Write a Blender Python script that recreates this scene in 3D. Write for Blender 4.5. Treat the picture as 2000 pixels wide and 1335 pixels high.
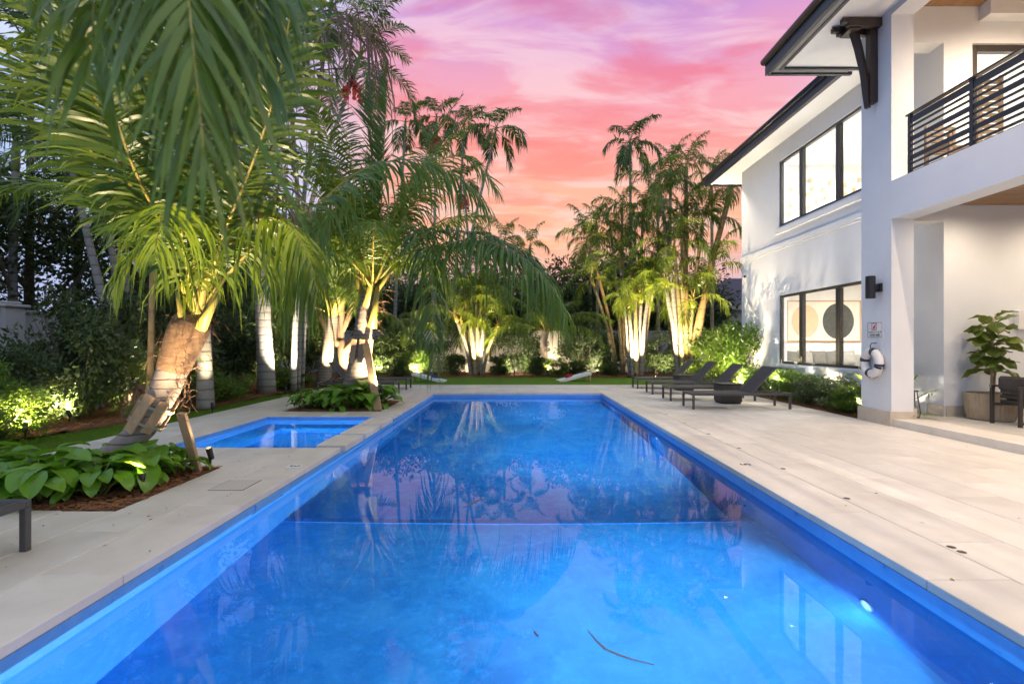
import bpy, math, random
import numpy as np
from mathutils import Vector, Matrix, Euler
R = math.radians
rnd = random.Random(7)
for o in list(bpy.data.objects): bpy.data.objects.remove(o)
sc = bpy.context.scene
COL = sc.collection

# ------------------------------------------------------------------ camera
cam = bpy.data.cameras.new('camera'); camo = bpy.data.objects.new('camera', cam); COL.objects.link(camo)
camo.location = (0, 0, 1.35); camo.rotation_euler = (R(90), 0, 0)
cam.sensor_width = 36; cam.lens = 18; cam.shift_x = -0.0045; cam.shift_y = 0.00225
cam.clip_start = 0.05; cam.clip_end = 1500
cam.dof.use_dof = True; cam.dof.focus_distance = 6.0; cam.dof.aperture_fstop = 1.5
sc.camera = camo
H = 1.35
def P(px, py, y):            # a point seen at photo pixel (px, py) standing y metres away
    return Vector(((px - 1009) * y / 1000, y, H - (py - 672) * y / 1000))

# ------------------------------------------------------------------ exposure
sc.view_settings.view_transform = 'Standard'; sc.view_settings.look = 'None'
sc.view_settings.exposure = 0.35; sc.view_settings.gamma = 1.0; sc.view_settings.use_curve_mapping = False
sc.render.engine = 'CYCLES'
cy = sc.cycles
cy.use_denoising = True; cy.max_bounces = 7; cy.diffuse_bounces = 3; cy.glossy_bounces = 3
cy.transmission_bounces = 5; cy.transparent_max_bounces = 10
cy.caustics_reflective = False; cy.caustics_refractive = True
cy.sample_clamp_indirect = 3.0; cy.sample_clamp_direct = 0; cy.blur_glossy = 0.3
cy.use_adaptive_sampling = True; cy.adaptive_threshold = 0.015

# ------------------------------------------------------------------ dusk sky
SUN_EL, SUN_AZ = R(1.5), R(8)
W = bpy.data.worlds.new('World'); sc.world = W; W.use_nodes = True
nt = W.node_tree; nt.nodes.clear()
class G:
    """tiny node-graph helper"""
    def __init__(s, nt): s.nt = nt
    def n(s, typ, **k):
        nd = s.nt.nodes.new(typ)
        for a, v in k.items():
            if a.startswith('i_'):
                key = a[2:]; key = int(key) if key.isdigit() else key.replace('_', ' ')
                s.put(nd.inputs[key], v)
            else: setattr(nd, a, v)
        return nd
    def put(s, sock, v):
        if isinstance(v, bpy.types.NodeSocket): s.nt.links.new(v, sock)
        elif isinstance(v, bpy.types.Node): s.nt.links.new(v.outputs[0], sock)
        else:
            if hasattr(sock, 'default_value'):
                try: sock.default_value = v
                except Exception: sock.default_value = (*v, 1)
    def math(s, op, a, b=0.0, c=0.0, clamp=False):
        nd = s.n('ShaderNodeMath', operation=op, use_clamp=clamp)
        for i, v in enumerate((a, b, c)): s.put(nd.inputs[i], v)
        return nd.outputs[0]
    def mix(s, f, a, b, blend='MIX'):
        nd = s.n('ShaderNodeMix', data_type='RGBA', blend_type=blend)
        s.put(nd.inputs[0], f); s.put(nd.inputs[6], a); s.put(nd.inputs[7], b)
        return nd.outputs[2]
    def ramp(s, f, stops, interp='LINEAR'):
        nd = s.n('ShaderNodeValToRGB'); s.put(nd.inputs[0], f); cr = nd.color_ramp; cr.interpolation = interp
        while len(cr.elements) < len(stops): cr.elements.new(0.5)
        for e, (p, c) in zip(cr.elements, stops): e.position = p; e.color = c if len(c) == 4 else (*c, 1)
        return nd.outputs[0]
    def noise(s, vec, scale, detail=4, rough=0.5, dist=0.0):
        nd = s.n('ShaderNodeTexNoise'); nd.inputs['Scale'].default_value = scale; nd.inputs['Detail'].default_value = detail
        nd.inputs['Roughness'].default_value = rough; nd.inputs['Distortion'].default_value = dist
        if vec is not None: s.put(nd.inputs['Vector'], vec)
        return nd.outputs[0]
    def vmul(s, v, t):
        nd = s.n('ShaderNodeVectorMath', operation='MULTIPLY'); s.put(nd.inputs[0], v); nd.inputs[1].default_value = t
        return nd.outputs[0]
def lin(r, g, b):
    f = lambda c: (c / 255 / 12.92) if c / 255 <= .04045 else ((c / 255 + .055) / 1.055) ** 2.4
    return (f(r), f(g), f(b), 1)
g = G(nt)
tc = g.n('ShaderNodeTexCoord')
sep = g.n('ShaderNodeSeparateXYZ'); g.put(sep.inputs[0], tc.outputs['Generated'])
X_, Y_, Z_ = sep.outputs
warp = g.noise(g.vmul(tc.outputs['Generated'], (1.2, 1.2, 3.0)), 2.2, 4, .55)
zz = g.math('ADD', Z_, g.math('MULTIPLY', g.math('SUBTRACT', warp, .5), .16))
west = g.ramp(zz, [(0.0, lin(176, 176, 210)), (0.10, lin(190, 170, 200)), (0.19, lin(240, 176, 140)), (0.28, lin(240, 178, 152)),
                   (0.36, lin(241, 154, 152)), (0.43, lin(238, 162, 178)), (0.51, lin(208, 150, 204)), (0.60, lin(160, 134, 202)), (0.74, lin(164, 168, 226)), (1.0, lin(198, 212, 244))])
blue = g.ramp(Z_, [(0.0, lin(168, 176, 220)), (0.12, lin(176, 192, 236)), (0.35, lin(184, 208, 250)), (0.7, lin(200, 222, 255)), (1.0, lin(214, 230, 255))])
hl = g.math('SQRT', g.math('ADD', g.math('MULTIPLY', X_, X_), g.math('MULTIPLY', Y_, Y_)))
az = g.math('ADD', g.math('DIVIDE', X_, g.math('MAXIMUM', hl, .02)), g.math('MULTIPLY', g.math('SUBTRACT', warp, .5), .35))
# the sunset glow fills the western sector, the rest of the dome is plain blue dusk
sector = g.ramp(g.math('MULTIPLY', g.math('ADD', az, 1.0), .5), [(.27, (0, 0, 0)), (.40, (1, 1, 1)), (.72, (1, 1, 1)), (.95, (0, 0, 0))], 'EASE')
facing = g.math('MULTIPLY', sector, g.ramp(Y_, [(0.05, (0, 0, 0)), (0.45, (1, 1, 1))], 'EASE'))
base = g.mix(facing, blue, west)
# cloud sheets: cloud plane projection so that the streaks flatten towards the horizon
inv = g.math('DIVIDE', 1.0, g.math('MAXIMUM', g.math('ADD', Z_, .12), .05))
cv = g.n('ShaderNodeCombineXYZ'); g.put(cv.inputs[0], g.math('MULTIPLY', X_, inv)); g.put(cv.inputs[1], g.math('MULTIPLY', g.math('MULTIPLY', Y_, inv), 1.6))
c1 = g.noise(g.vmul(cv.outputs[0], (.9, 1.2, 1)), 2.0, 6, .55, .6)
c2 = g.noise(g.vmul(cv.outputs[0], (.8, 1.25, 1)), 2.6, 6, .54, .7)
m1 = g.ramp(c1, [(0.45, (0, 0, 0)), (0.63, (1, 1, 1))], 'EASE')
m2 = g.ramp(c2, [(0.45, (0, 0, 0)), (0.62, (1, 1, 1))], 'EASE')
up = g.ramp(Z_, [(0.08, (0, 0, 0)), (0.22, (1, 1, 1)), (0.62, (1, 1, 1)), (0.85, (.25, .25, .25))])
rosy = g.ramp(zz, [(0.0, lin(238, 150, 126)), (0.24, lin(238, 150, 130)), (0.34, lin(239, 132, 124)), (0.46, lin(233, 116, 138)), (0.58, lin(192, 116, 174)), (0.75, lin(180, 130, 200)), (1, lin(186, 180, 225))])
pale = g.ramp(zz, [(0.0, lin(240, 200, 178)), (0.35, lin(243, 204, 198)), (0.5, lin(238, 200, 218)), (0.65, lin(190, 160, 214)), (1, lin(190, 195, 232))])
sky = g.mix(g.math('MULTIPLY', g.math('MULTIPLY', m2, up), .72), base, g.mix(facing, lin(214, 220, 244), pale))
sky = g.mix(g.math('MULTIPLY', g.math('MULTIPLY', g.math('MULTIPLY', m1, up), g.math('ADD', g.math('MULTIPLY', facing, .95), .05)), .74), sky, rosy)
nsk = g.n('ShaderNodeTexSky'); nsk.sky_type = 'NISHITA'; nsk.sun_disc = False; nsk.sun_elevation = SUN_EL; nsk.sun_rotation = SUN_AZ
sky = g.mix(1.0, sky, g.mix(1.0, nsk.outputs[0], (.02, .02, .02, 1), 'MULTIPLY'), 'ADD')
bg = g.n('ShaderNodeBackground'); g.put(bg.inputs[0], sky); bg.inputs[1].default_value = 0.86
wo = g.n('ShaderNodeOutputWorld'); nt.links.new(bg.outputs[0], wo.inputs[0])
# what is left of the sun: a soft afterglow from the west
sl = bpy.data.lights.new('sun', 'SUN'); sl.energy = 0.12; sl.angle = R(12); sl.color = (1, .7, .62)
so = bpy.data.objects.new('sun', sl); COL.objects.link(so); so.rotation_euler = (R(84), 0, R(180 - 8))

# ------------------------------------------------------------------ materials
def mat(name):
    m = bpy.data.materials.new(name); m.use_nodes = True; m.node_tree.nodes.clear()
    return m, G(m.node_tree)
def finish(m, g, shader):
    o = g.n('ShaderNodeOutputMaterial'); m.node_tree.links.new(shader.outputs[0], o.inputs[0]); return m
def c4(c): return (*c, 1) if len(c) == 3 else c
def bump(g, h, strength, dist=.01):
    b = g.n('ShaderNodeBump'); b.inputs['Strength'].default_value = strength; b.inputs['Distance'].default_value = dist
    g.put(b.inputs['Height'], h); return b.outputs[0]
def surf(name, col, col2=None, rough=.5, scale=6, bstr=.15, bdist=.004, metal=0, spec=.4, rvar=0.0, detail=5, stretch=(1, 1, 1), coat=0, fine=None):
    """mottled surface: two tones by noise, per-object tint, fine relief"""
    m, g = mat(name)
    t = g.n('ShaderNodeTexCoord').outputs['Object']
    v = g.vmul(t, stretch)
    n1 = g.noise(v, scale, detail, .6)
    c = g.mix(g.ramp(n1, [(.3, (0, 0, 0)), (.7, (1, 1, 1))]), c4(col), c4(col2 or col))
    if rvar:
        oi = g.n('ShaderNodeObjectInfo').outputs['Random']
        hsv = g.n('ShaderNodeHueSaturation'); g.put(hsv.inputs['Color'], c)
        g.put(hsv.inputs['Value'], g.math('ADD', g.math('MULTIPLY', oi, rvar), 1 - rvar / 2)); c = hsv.outputs[0]
    p = g.n('ShaderNodeBsdfPrincipled'); g.put(p.inputs['Base Color'], c)
    g.put(p.inputs['Roughness'], g.math('ADD', g.math('MULTIPLY', n1, .16), rough - .08)); p.inputs['Metallic'].default_value = metal
    p.inputs['Specular IOR Level'].default_value = spec; p.inputs['Coat Weight'].default_value = coat
    n2 = g.noise(v, fine or scale * 9, 4, .6)
    g.put(p.inputs['Normal'], bump(g, n2, bstr, bdist))
    return finish(m, g, p)
def leafmat(name, a, b, tr=.35, rough=.42, spec=.4, hue=.0, tip=None):
    m, g = mat(name)
    t = g.n('ShaderNodeTexCoord').outputs['Object']
    oi = g.n('ShaderNodeObjectInfo').outputs['Random']
    n1 = g.noise(t, 3.0, 3, .6)
    f = g.math('ADD', g.math('MULTIPLY', n1, .8), g.math('MULTIPLY', g.math('SUBTRACT', oi, .5), .5), clamp=True)
    gi = g.n('ShaderNodeNewGeometry').outputs['Random Per Island']
    f = g.math('ADD', f, g.math('MULTIPLY', g.math('SUBTRACT', gi, .5), .55), clamp=True)
    c = g.mix(g.ramp(f, [(.15, (0, 0, 0)), (.85, (1, 1, 1))]), c4(a), c4(b))
    if tip: c = g.mix(g.ramp(g.math('ADD', gi, g.math('MULTIPLY', n1, .3)), [(1.02, (0, 0, 0)), (1.12, (1, 1, 1))]), c, c4(tip))
    p = g.n('ShaderNodeBsdfPrincipled'); g.put(p.inputs['Base Color'], c); p.inputs['Roughness'].default_value = rough
    p.inputs['Specular IOR Level'].default_value = spec
    tl = g.n('ShaderNodeBsdfTranslucent'); g.put(tl.inputs[0], g.mix(.5, c, (c4(b)[0] * 1.3, c4(b)[1] * 1.3, c4(b)[2] * .5, 1)))
    mx = g.n('ShaderNodeMixShader'); mx.inputs[0].default_value = tr
    m.node_tree.links.new(p.outputs[0], mx.inputs[1]); m.node_tree.links.new(tl.outputs[0], mx.inputs[2])
    return finish(m, g, mx)
def emis(name, col, s):
    m, g = mat(name); e = g.n('ShaderNodeEmission'); e.inputs[0].default_value = c4(col); e.inputs[1].default_value = s
    return finish(m, g, e)
def ringed(name, light, dark, freq, rough=.8, moss=None):
    """palm bark: pale internodes between dark leaf scars, along the trunk's length (local z)"""
    m, g = mat(name)
    t = g.n('ShaderNodeTexCoord').outputs['Object']
    s = g.n('ShaderNodeSeparateXYZ'); g.put(s.inputs[0], t)
    wob = g.math('MULTIPLY', g.math('SUBTRACT', g.noise(t, 5, 3), .5), .35)
    ph = g.math('FRACT', g.math('ADD', g.math('MULTIPLY', s.outputs[2], freq), wob))
    ring = g.ramp(ph, [(0, (0, 0, 0)), (.10, (0, 0, 0)), (.2, (1, 1, 1)), (.95, (1, 1, 1)), (1, (0, 0, 0))])
    n1 = g.noise(g.vmul(t, (14, 14, 3)), 1.6, 5, .65)
    tone = g.mix(n1, c4(light), tuple(v * .62 for v in light))
    if moss: tone = g.mix(g.ramp(g.noise(t, 2.2, 4), [(.5, (0, 0, 0)), (.68, (1, 1, 1))]), tone, c4(moss))
    c = g.mix(ring, c4(dark), tone)
    p = g.n('ShaderNodeBsdfPrincipled'); g.put(p.inputs['Base Color'], c); p.inputs['Roughness'].default_value = rough
    p.inputs['Specular IOR Level'].default_value = .2
    g.put(p.inputs['Normal'], bump(g, g.math('ADD', ring, g.math('MULTIPLY', n1, .5)), .5, .01))
    return finish(m, g, p)

M = {}
M['stucco'] = surf('stucco', (.75, .775, .80), (.70, .72, .74), .8, 1.2, .12, .002, spec=.2, fine=60)
M['plaster_in'] = surf('interior_plaster', (.80, .79, .765), (.78, .77, .745), .8, 1, .05, .001, spec=.2)
M['stone'] = surf('limestone', (.56, .49, .40), (.46, .40, .32), .5, 5, .2, .002, rvar=.08)
M['bronze'] = surf('dark_bronze', (.030, .027, .026), (.045, .040, .036), .38, 12, .05, .001, spec=.5)
M['black'] = surf('black_metal', (.012, .013, .016), (.02, .02, .022), .4, 12, .05, .001, spec=.5)
M['rail'] = surf('railing_metal', (.008, .010, .017), (.011, .013, .02), .4, 12, .04, .001, spec=.5)
M['roof'] = surf('roof_slate', (.022, .024, .03), (.04, .042, .05), .55, 6, .3, .01)
M['fascia'] = surf('fascia_paint', (.016, .017, .022), (.024, .025, .03), .4, 5, .08, .002)
M['trim'] = surf('grey_trim', (.20, .20, .21), (.17, .17, .18), .5, 5, .08, .002)
M['darkwood'] = surf('dark_wood', (.060, .042, .034), (.035, .025, .022), .45, 3, .3, .003, stretch=(6, 6, 1.2))
M['ceilwood'] = surf('cedar_plank', (.30, .17, .08), (.20, .11, .05), .5, 2.5, .3, .003, stretch=(9, 1, 9), rvar=.35)
M['stakewood'] = surf('pale_timber', (.46, .31, .17), (.36, .23, .12), .7, 3, .4, .004, stretch=(8, 8, 1), rvar=.2)
M['frame_al'] = surf('lounger_aluminium', (.070, .066, .064), (.06, .057, .055), .42, 20, .04, .001, spec=.5)
M['sling'] = surf('lounger_mesh', (.045, .043, .046), (.055, .052, .055), .7, 30, .4, .002, fine=420)
M['wicker'] = surf('woven_resin', (.040, .036, .034), (.06, .055, .05), .6, 30, .6, .004, fine=160, stretch=(1, 1, 2.2))
M['cushion_d'] = surf('charcoal_fabric', (.04, .034, .032), (.05, .045, .042), .85, 18, .3, .002, fine=240)
M['sofa'] = surf('grey_linen', (.30, .29, .265), (.26, .25, .23), .9, 12, .3, .002, fine=220)
M['pillow'] = surf('taupe_linen', (.16, .155, .14), (.13, .125, .115), .9, 12, .3, .002, fine=220)
M['white'] = surf('white_paint', (.78, .78, .77), (.72, .72, .71), .45, 4, .06, .001)
M['ringwhite'] = surf('ring_vinyl', (.80, .78, .74), (.74, .72, .68), .4, 8, .08, .001)
M['navy'] = surf('navy_webbing', (.012, .018, .045), (.02, .026, .06), .7, 30, .3, .001)
M['rope'] = surf('white_rope', (.72, .71, .68), (.6, .59, .56), .8, 40, .5, .001)
M['red'] = surf('sign_red', (.45, .02, .025), None, .5)
M['ink'] = surf('black_ink', (.015, .015, .018), None, .5)
M['gold'] = surf('brass', (.66, .52, .32), (.52, .40, .24), .35, 12, .05, .001, metal=.6)
M['art_ground'] = surf('canvas_cream', (.74, .68, .58), (.78, .72, .62), .8, 3)
M['art_tan'] = surf('canvas_tan', (.66, .50, .33), (.60, .45, .30), .8, 4)
M['art_dark'] = surf('canvas_charcoal', (.075, .078, .075), (.05, .052, .05), .8, 4)
M['teak'] = surf('weathered_teak', (.24, .18, .13), (.19, .14, .10), .6, 3, stretch=(8, 8, 1), rvar=.2)
M['oak'] = surf('pale_oak', (.50, .33, .18), (.42, .27, .14), .5, 3, stretch=(8, 8, 1))
M['pot'] = surf('ribbed_clay', (.42, .33, .22), (.34, .26, .17), .7, 8, .25, .003)
M['mulch'] = surf('bark_mulch', (.12, .052, .024), (.27, .12, .052), .9, 22, 1.0, .03, fine=90)
M['chip'] = surf('bark_chip', (.14, .058, .026), (.26, .12, .05), .9, 30, .5, .004, rvar=.3)
M['soil'] = surf('garden_soil', (.045, .028, .017), (.08, .05, .03), .95, 8, 1.0, .03)
M['lawn'] = surf('lawn_turf', (.095, .185, .018), (.135, .24, .028), .85, 14, 1.0, .02, fine=160, spec=.15)
M['grass'] = leafmat('grass_blade', (.10, .20, .018), (.16, .28, .030), .3, .5, .25)
M['lid'] = surf('stone_lid', (.60, .55, .48), (.54, .49, .42), .5, 6)
M['drain'] = surf('bronze_drain', (.07, .045, .03), (.04, .03, .02), .45, 30, .2, .001, metal=.5)
M['bag_red'] = surf('red_cotton', (.42, .02, .025), (.5, .03, .03), .85, 20)
M['bag_blue'] = surf('blue_cotton', (.02, .12, .42), (.03, .15, .48), .85, 20)
M['candle'] = surf('candle_wax', (.72, .58, .42), None, .6)
M['fibre'] = surf('palm_fibre', (.30, .18, .095), (.15, .085, .045), .9, 9, 1.0, .012, stretch=(1, 1, 3.5), fine=70)
M['strap'] = surf('metal_strap', (.42, .38, .24), (.30, .27, .17), .4, 30, .1, .001, metal=.6)
M['bark'] = surf('tree_bark', (.10, .072, .05), (.17, .13, .10), .9, 9, .8, .01, stretch=(3, 3, .7))
M['bark_tan'] = surf('smooth_tan_bark', (.40, .28, .18), (.30, .20, .13), .8, 5, .5, .006)
M['coir'] = ringed('coconut_bark', (.34, .29, .25), (.16, .12, .09), 11)
M['greyring'] = ringed('grey_palm_bark', (.33, .31, .28), (.18, .16, .13), 5, moss=(.30, .30, .26))
M['cane'] = ringed('golden_cane', (.42, .35, .19), (.25, .19, .09), 3.2, .55)
M['orangecane'] = ringed('orange_cane', (.38, .26, .12), (.25, .16, .07), 2.6, .55)
M['shaft'] = surf('green_crownshaft', (.16, .22, .06), (.22, .27, .09), .45, 4, .1, .002)
M['petiole'] = surf('yellow_petiole', (.42, .33, .07), (.34, .29, .06), .45, 4, .1, .002, spec=.4)
M['petiole_g'] = surf('green_petiole', (.16, .19, .045), (.22, .22, .06), .45, 4, .1, .002)
M['coco'] = leafmat('coconut_leaf', (.075, .145, .020), (.200, .270, .030), .42, .36, .5, tip=(.30, .24, .07))
M['cocodark'] = leafmat('coconut_leaf_dark', (.055, .120, .030), (.120, .200, .042), .40, .34, .5)
M['dry'] = leafmat('dry_leaf', (.16, .11, .085), (.24, .16, .10), .2, .8, .15)
M['palm'] = leafmat('palm_leaf', (.055, .115, .024), (.130, .200, .034), .40, .4, .45)
M['areca'] = leafmat('areca_leaf', (.085, .150, .018), (.200, .260, .032), .42, .4, .45, tip=(.24, .19, .05))
M['philo'] = leafmat('philodendron_leaf', (.11, .27, .020), (.20, .40, .030), .36, .32, .5)
M['fig'] = leafmat('fig_leaf', (.075, .125, .018), (.16, .20, .034), .28, .35, .5)
M['shrub'] = leafmat('shrub_leaf', (.042, .078, .020), (.110, .160, .038), .25, .42, .45)
M['shrubd'] = leafmat('dark_shrub_leaf', (.040, .068, .020), (.105, .150, .044), .22, .42, .45)
M['bright'] = leafmat('bright_shrub_leaf', (.07, .14, .016), (.16, .26, .030), .32, .4, .45)
M['varieg'] = leafmat('silvery_shrub_leaf', (.048, .085, .030), (.18, .23, .11), .25, .45, .4)
M['treel'] = leafmat('tree_leaf', (.034, .060, .018), (.085, .125, .032), .25, .45, .4)
M['fruit'] = surf('red_palm_fruit', (.36, .03, .015), (.45, .06, .02), .4, 20)
M['nwall'] = surf('neighbour_render', (.50, .45, .38), (.46, .41, .35), .8, 2)
M['gwall'] = surf('garden_wall_render', (.62, .61, .58), (.48, .47, .45), .85, 1.6, .2, .003)
M['lens'] = emis('lamp_lens', (1, .82, .55), 30)
M['lens_soft'] = emis('downlight_lens', (1, .86, .66), 14)
M['flame'] = emis('candle_glow', (1, .6, .25), 3)
M['poolens'] = emis('pool_lamp_lens', (.45, .76, 1), 1.1)
# deck stone
def travertine(name):
    m, g = mat(name)
    t = g.n('ShaderNodeTexCoord').outputs['Object']; oi = g.n('ShaderNodeObjectInfo').outputs['Random']
    of = g.n('ShaderNodeCombineXYZ'); g.put(of.inputs[0], g.math('MULTIPLY', oi, 37.0)); g.put(of.inputs[1], g.math('MULTIPLY', oi, 11.0))
    v = g.n('ShaderNodeVectorMath', operation='ADD'); g.put(v.inputs[0], t); g.put(v.inputs[1], of.outputs[0]); v = v.outputs[0]
    big = g.noise(v, 1.3, 5, .6, .3); vein = g.noise(g.vmul(v, (1.8, 1, 1)), 1.6, 6, .6, .5); fine = g.noise(v, 60, 4, .7)
    c = g.mix(g.ramp(vein, [(.3, (0, 0, 0)), (.72, (1, 1, 1))]), (.60, .55, .475, 1), (.73, .68, .60, 1))
    c = g.mix(g.math('MULTIPLY', g.ramp(big, [(.45, (0, 0, 0)), (.7, (1, 1, 1))]), .35), c, (.45, .40, .335, 1))
    c = g.mix(g.math('MULTIPLY', g.ramp(fine, [(.60, (0, 0, 0)), (.75, (1, 1, 1))]), .3), c, (.30, .255, .20, 1))
    hsv = g.n('ShaderNodeHueSaturation'); g.put(hsv.inputs['Color'], c); g.put(hsv.inputs['Value'], g.math('ADD', g.math('MULTIPLY', oi, .16), .92)); c = hsv.outputs[0]
    p = g.n('ShaderNodeBsdfPrincipled'); g.put(p.inputs['Base Color'], c)
    g.put(p.inputs['Roughness'], g.math('ADD', g.math('MULTIPLY', big, .3), .26)); p.inputs['Specular IOR Level'].default_value = .38
    g.put(p.inputs['Normal'], bump(g, g.math('ADD', fine, g.math('MULTIPLY', vein, 2)), .10, .002))
    return finish(m, g, p)
M['deck'] = travertine('travertine')
M['grout'] = surf('grout', (.20, .175, .14), (.16, .14, .11), .9, 20)
# pool finish and water
def plaster_pool(name, a, b):
    m, g = mat(name); t = g.n('ShaderNodeTexCoord').outputs['Object']
    n1 = g.noise(t, 2.2, 7, .68, .6); n2 = g.noise(t, 11, 5, .7); n3 = g.noise(t, 90, 3, .7)
    c = g.mix(g.ramp(n1, [(.36, (0, 0, 0)), (.64, (1, 1, 1))]), c4(a), c4(b))
    c = g.mix(g.math('MULTIPLY', g.ramp(n2, [(.52, (0, 0, 0)), (.68, (1, 1, 1))]), .35), c, tuple(min(1, v * 1.5) for v in b))
    c = g.mix(g.math('MULTIPLY', g.ramp(n3, [(.6, (0, 0, 0)), (.75, (1, 1, 1))]), .25), c, tuple(v * .6 for v in a))
    p = g.n('ShaderNodeBsdfPrincipled'); g.put(p.inputs['Base Color'], c); p.inputs['Roughness'].default_value = .7
    p.inputs['Specular IOR Level'].default_value = .1
    return finish(m, g, p)
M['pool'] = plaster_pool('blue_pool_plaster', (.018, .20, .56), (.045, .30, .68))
M['poolwall_dimmed'] = plaster_pool('pool_wall_dimmed_plaster', (.020, .125, .36), (.030, .155, .42))  # dimness of the walls put into the colour: darker than the floor plaster
M['tileband'] = surf('blue_waterline_tile', (.10, .30, .66), (.15, .37, .72), .3, 8, .1, .002)
def water_mat(name):
    m, g = mat(name); t = g.n('ShaderNodeTexCoord').outputs['Object']
    n1 = g.noise(t, 1.3, 2, .5); n2 = g.noise(t, 6.0, 3, .5, .2)
    h = g.math('ADD', n1, g.math('MULTIPLY', n2, .10))
    b = bump(g, h, .032, .03)
    rf = g.n('ShaderNodeBsdfRefraction'); rf.inputs['Color'].default_value = (.84, .95, 1, 1); rf.inputs['IOR'].default_value = 1.333
    rf.inputs['Roughness'].default_value = 0.0; g.put(rf.inputs['Normal'], b)
    gs = g.n('ShaderNodeBsdfGlossy'); gs.inputs['Color'].default_value = (.66, .80, .92, 1); gs.inputs['Roughness'].default_value = 0.0; g.put(gs.inputs['Normal'], b)
    fr = g.n('ShaderNodeFresnel'); fr.inputs[0].default_value = 1.333; g.put(fr.inputs['Normal'], b)
    mx = g.n('ShaderNodeMixShader'); g.put(mx.inputs[0], fr.outputs[0])
    m.node_tree.links.new(rf.outputs[0], mx.inputs[1]); m.node_tree.links.new(gs.outputs[0], mx.inputs[2])
    return finish(m, g, mx)
M['water'] = water_mat('pool_water')
def glass_mat(name, tint=(.97, .98, .97), refl=1.0):
    m, g = mat(name)
    tr = g.n('ShaderNodeBsdfTransparent'); tr.inputs[0].default_value = c4(tint)
    gl = g.n('ShaderNodeBsdfGlossy'); gl.inputs['Roughness'].default_value = .02
    lw = g.n('ShaderNodeLayerWeight'); lw.inputs[0].default_value = .5      # Schlick: the same from either side
    fr = g.math('ADD', .045, g.math('MULTIPLY', g.math('POWER', lw.outputs[1], 5.0), .9))
    mx = g.n('ShaderNodeMixShader'); g.put(mx.inputs[0], g.math('MULTIPLY', fr, refl))
    m.node_tree.links.new(tr.outputs[0], mx.inputs[1]); m.node_tree.links.new(gl.outputs[0], mx.inputs[2])
    return finish(m, g, mx)
M['glass'] = glass_mat('window_glass')

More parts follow.
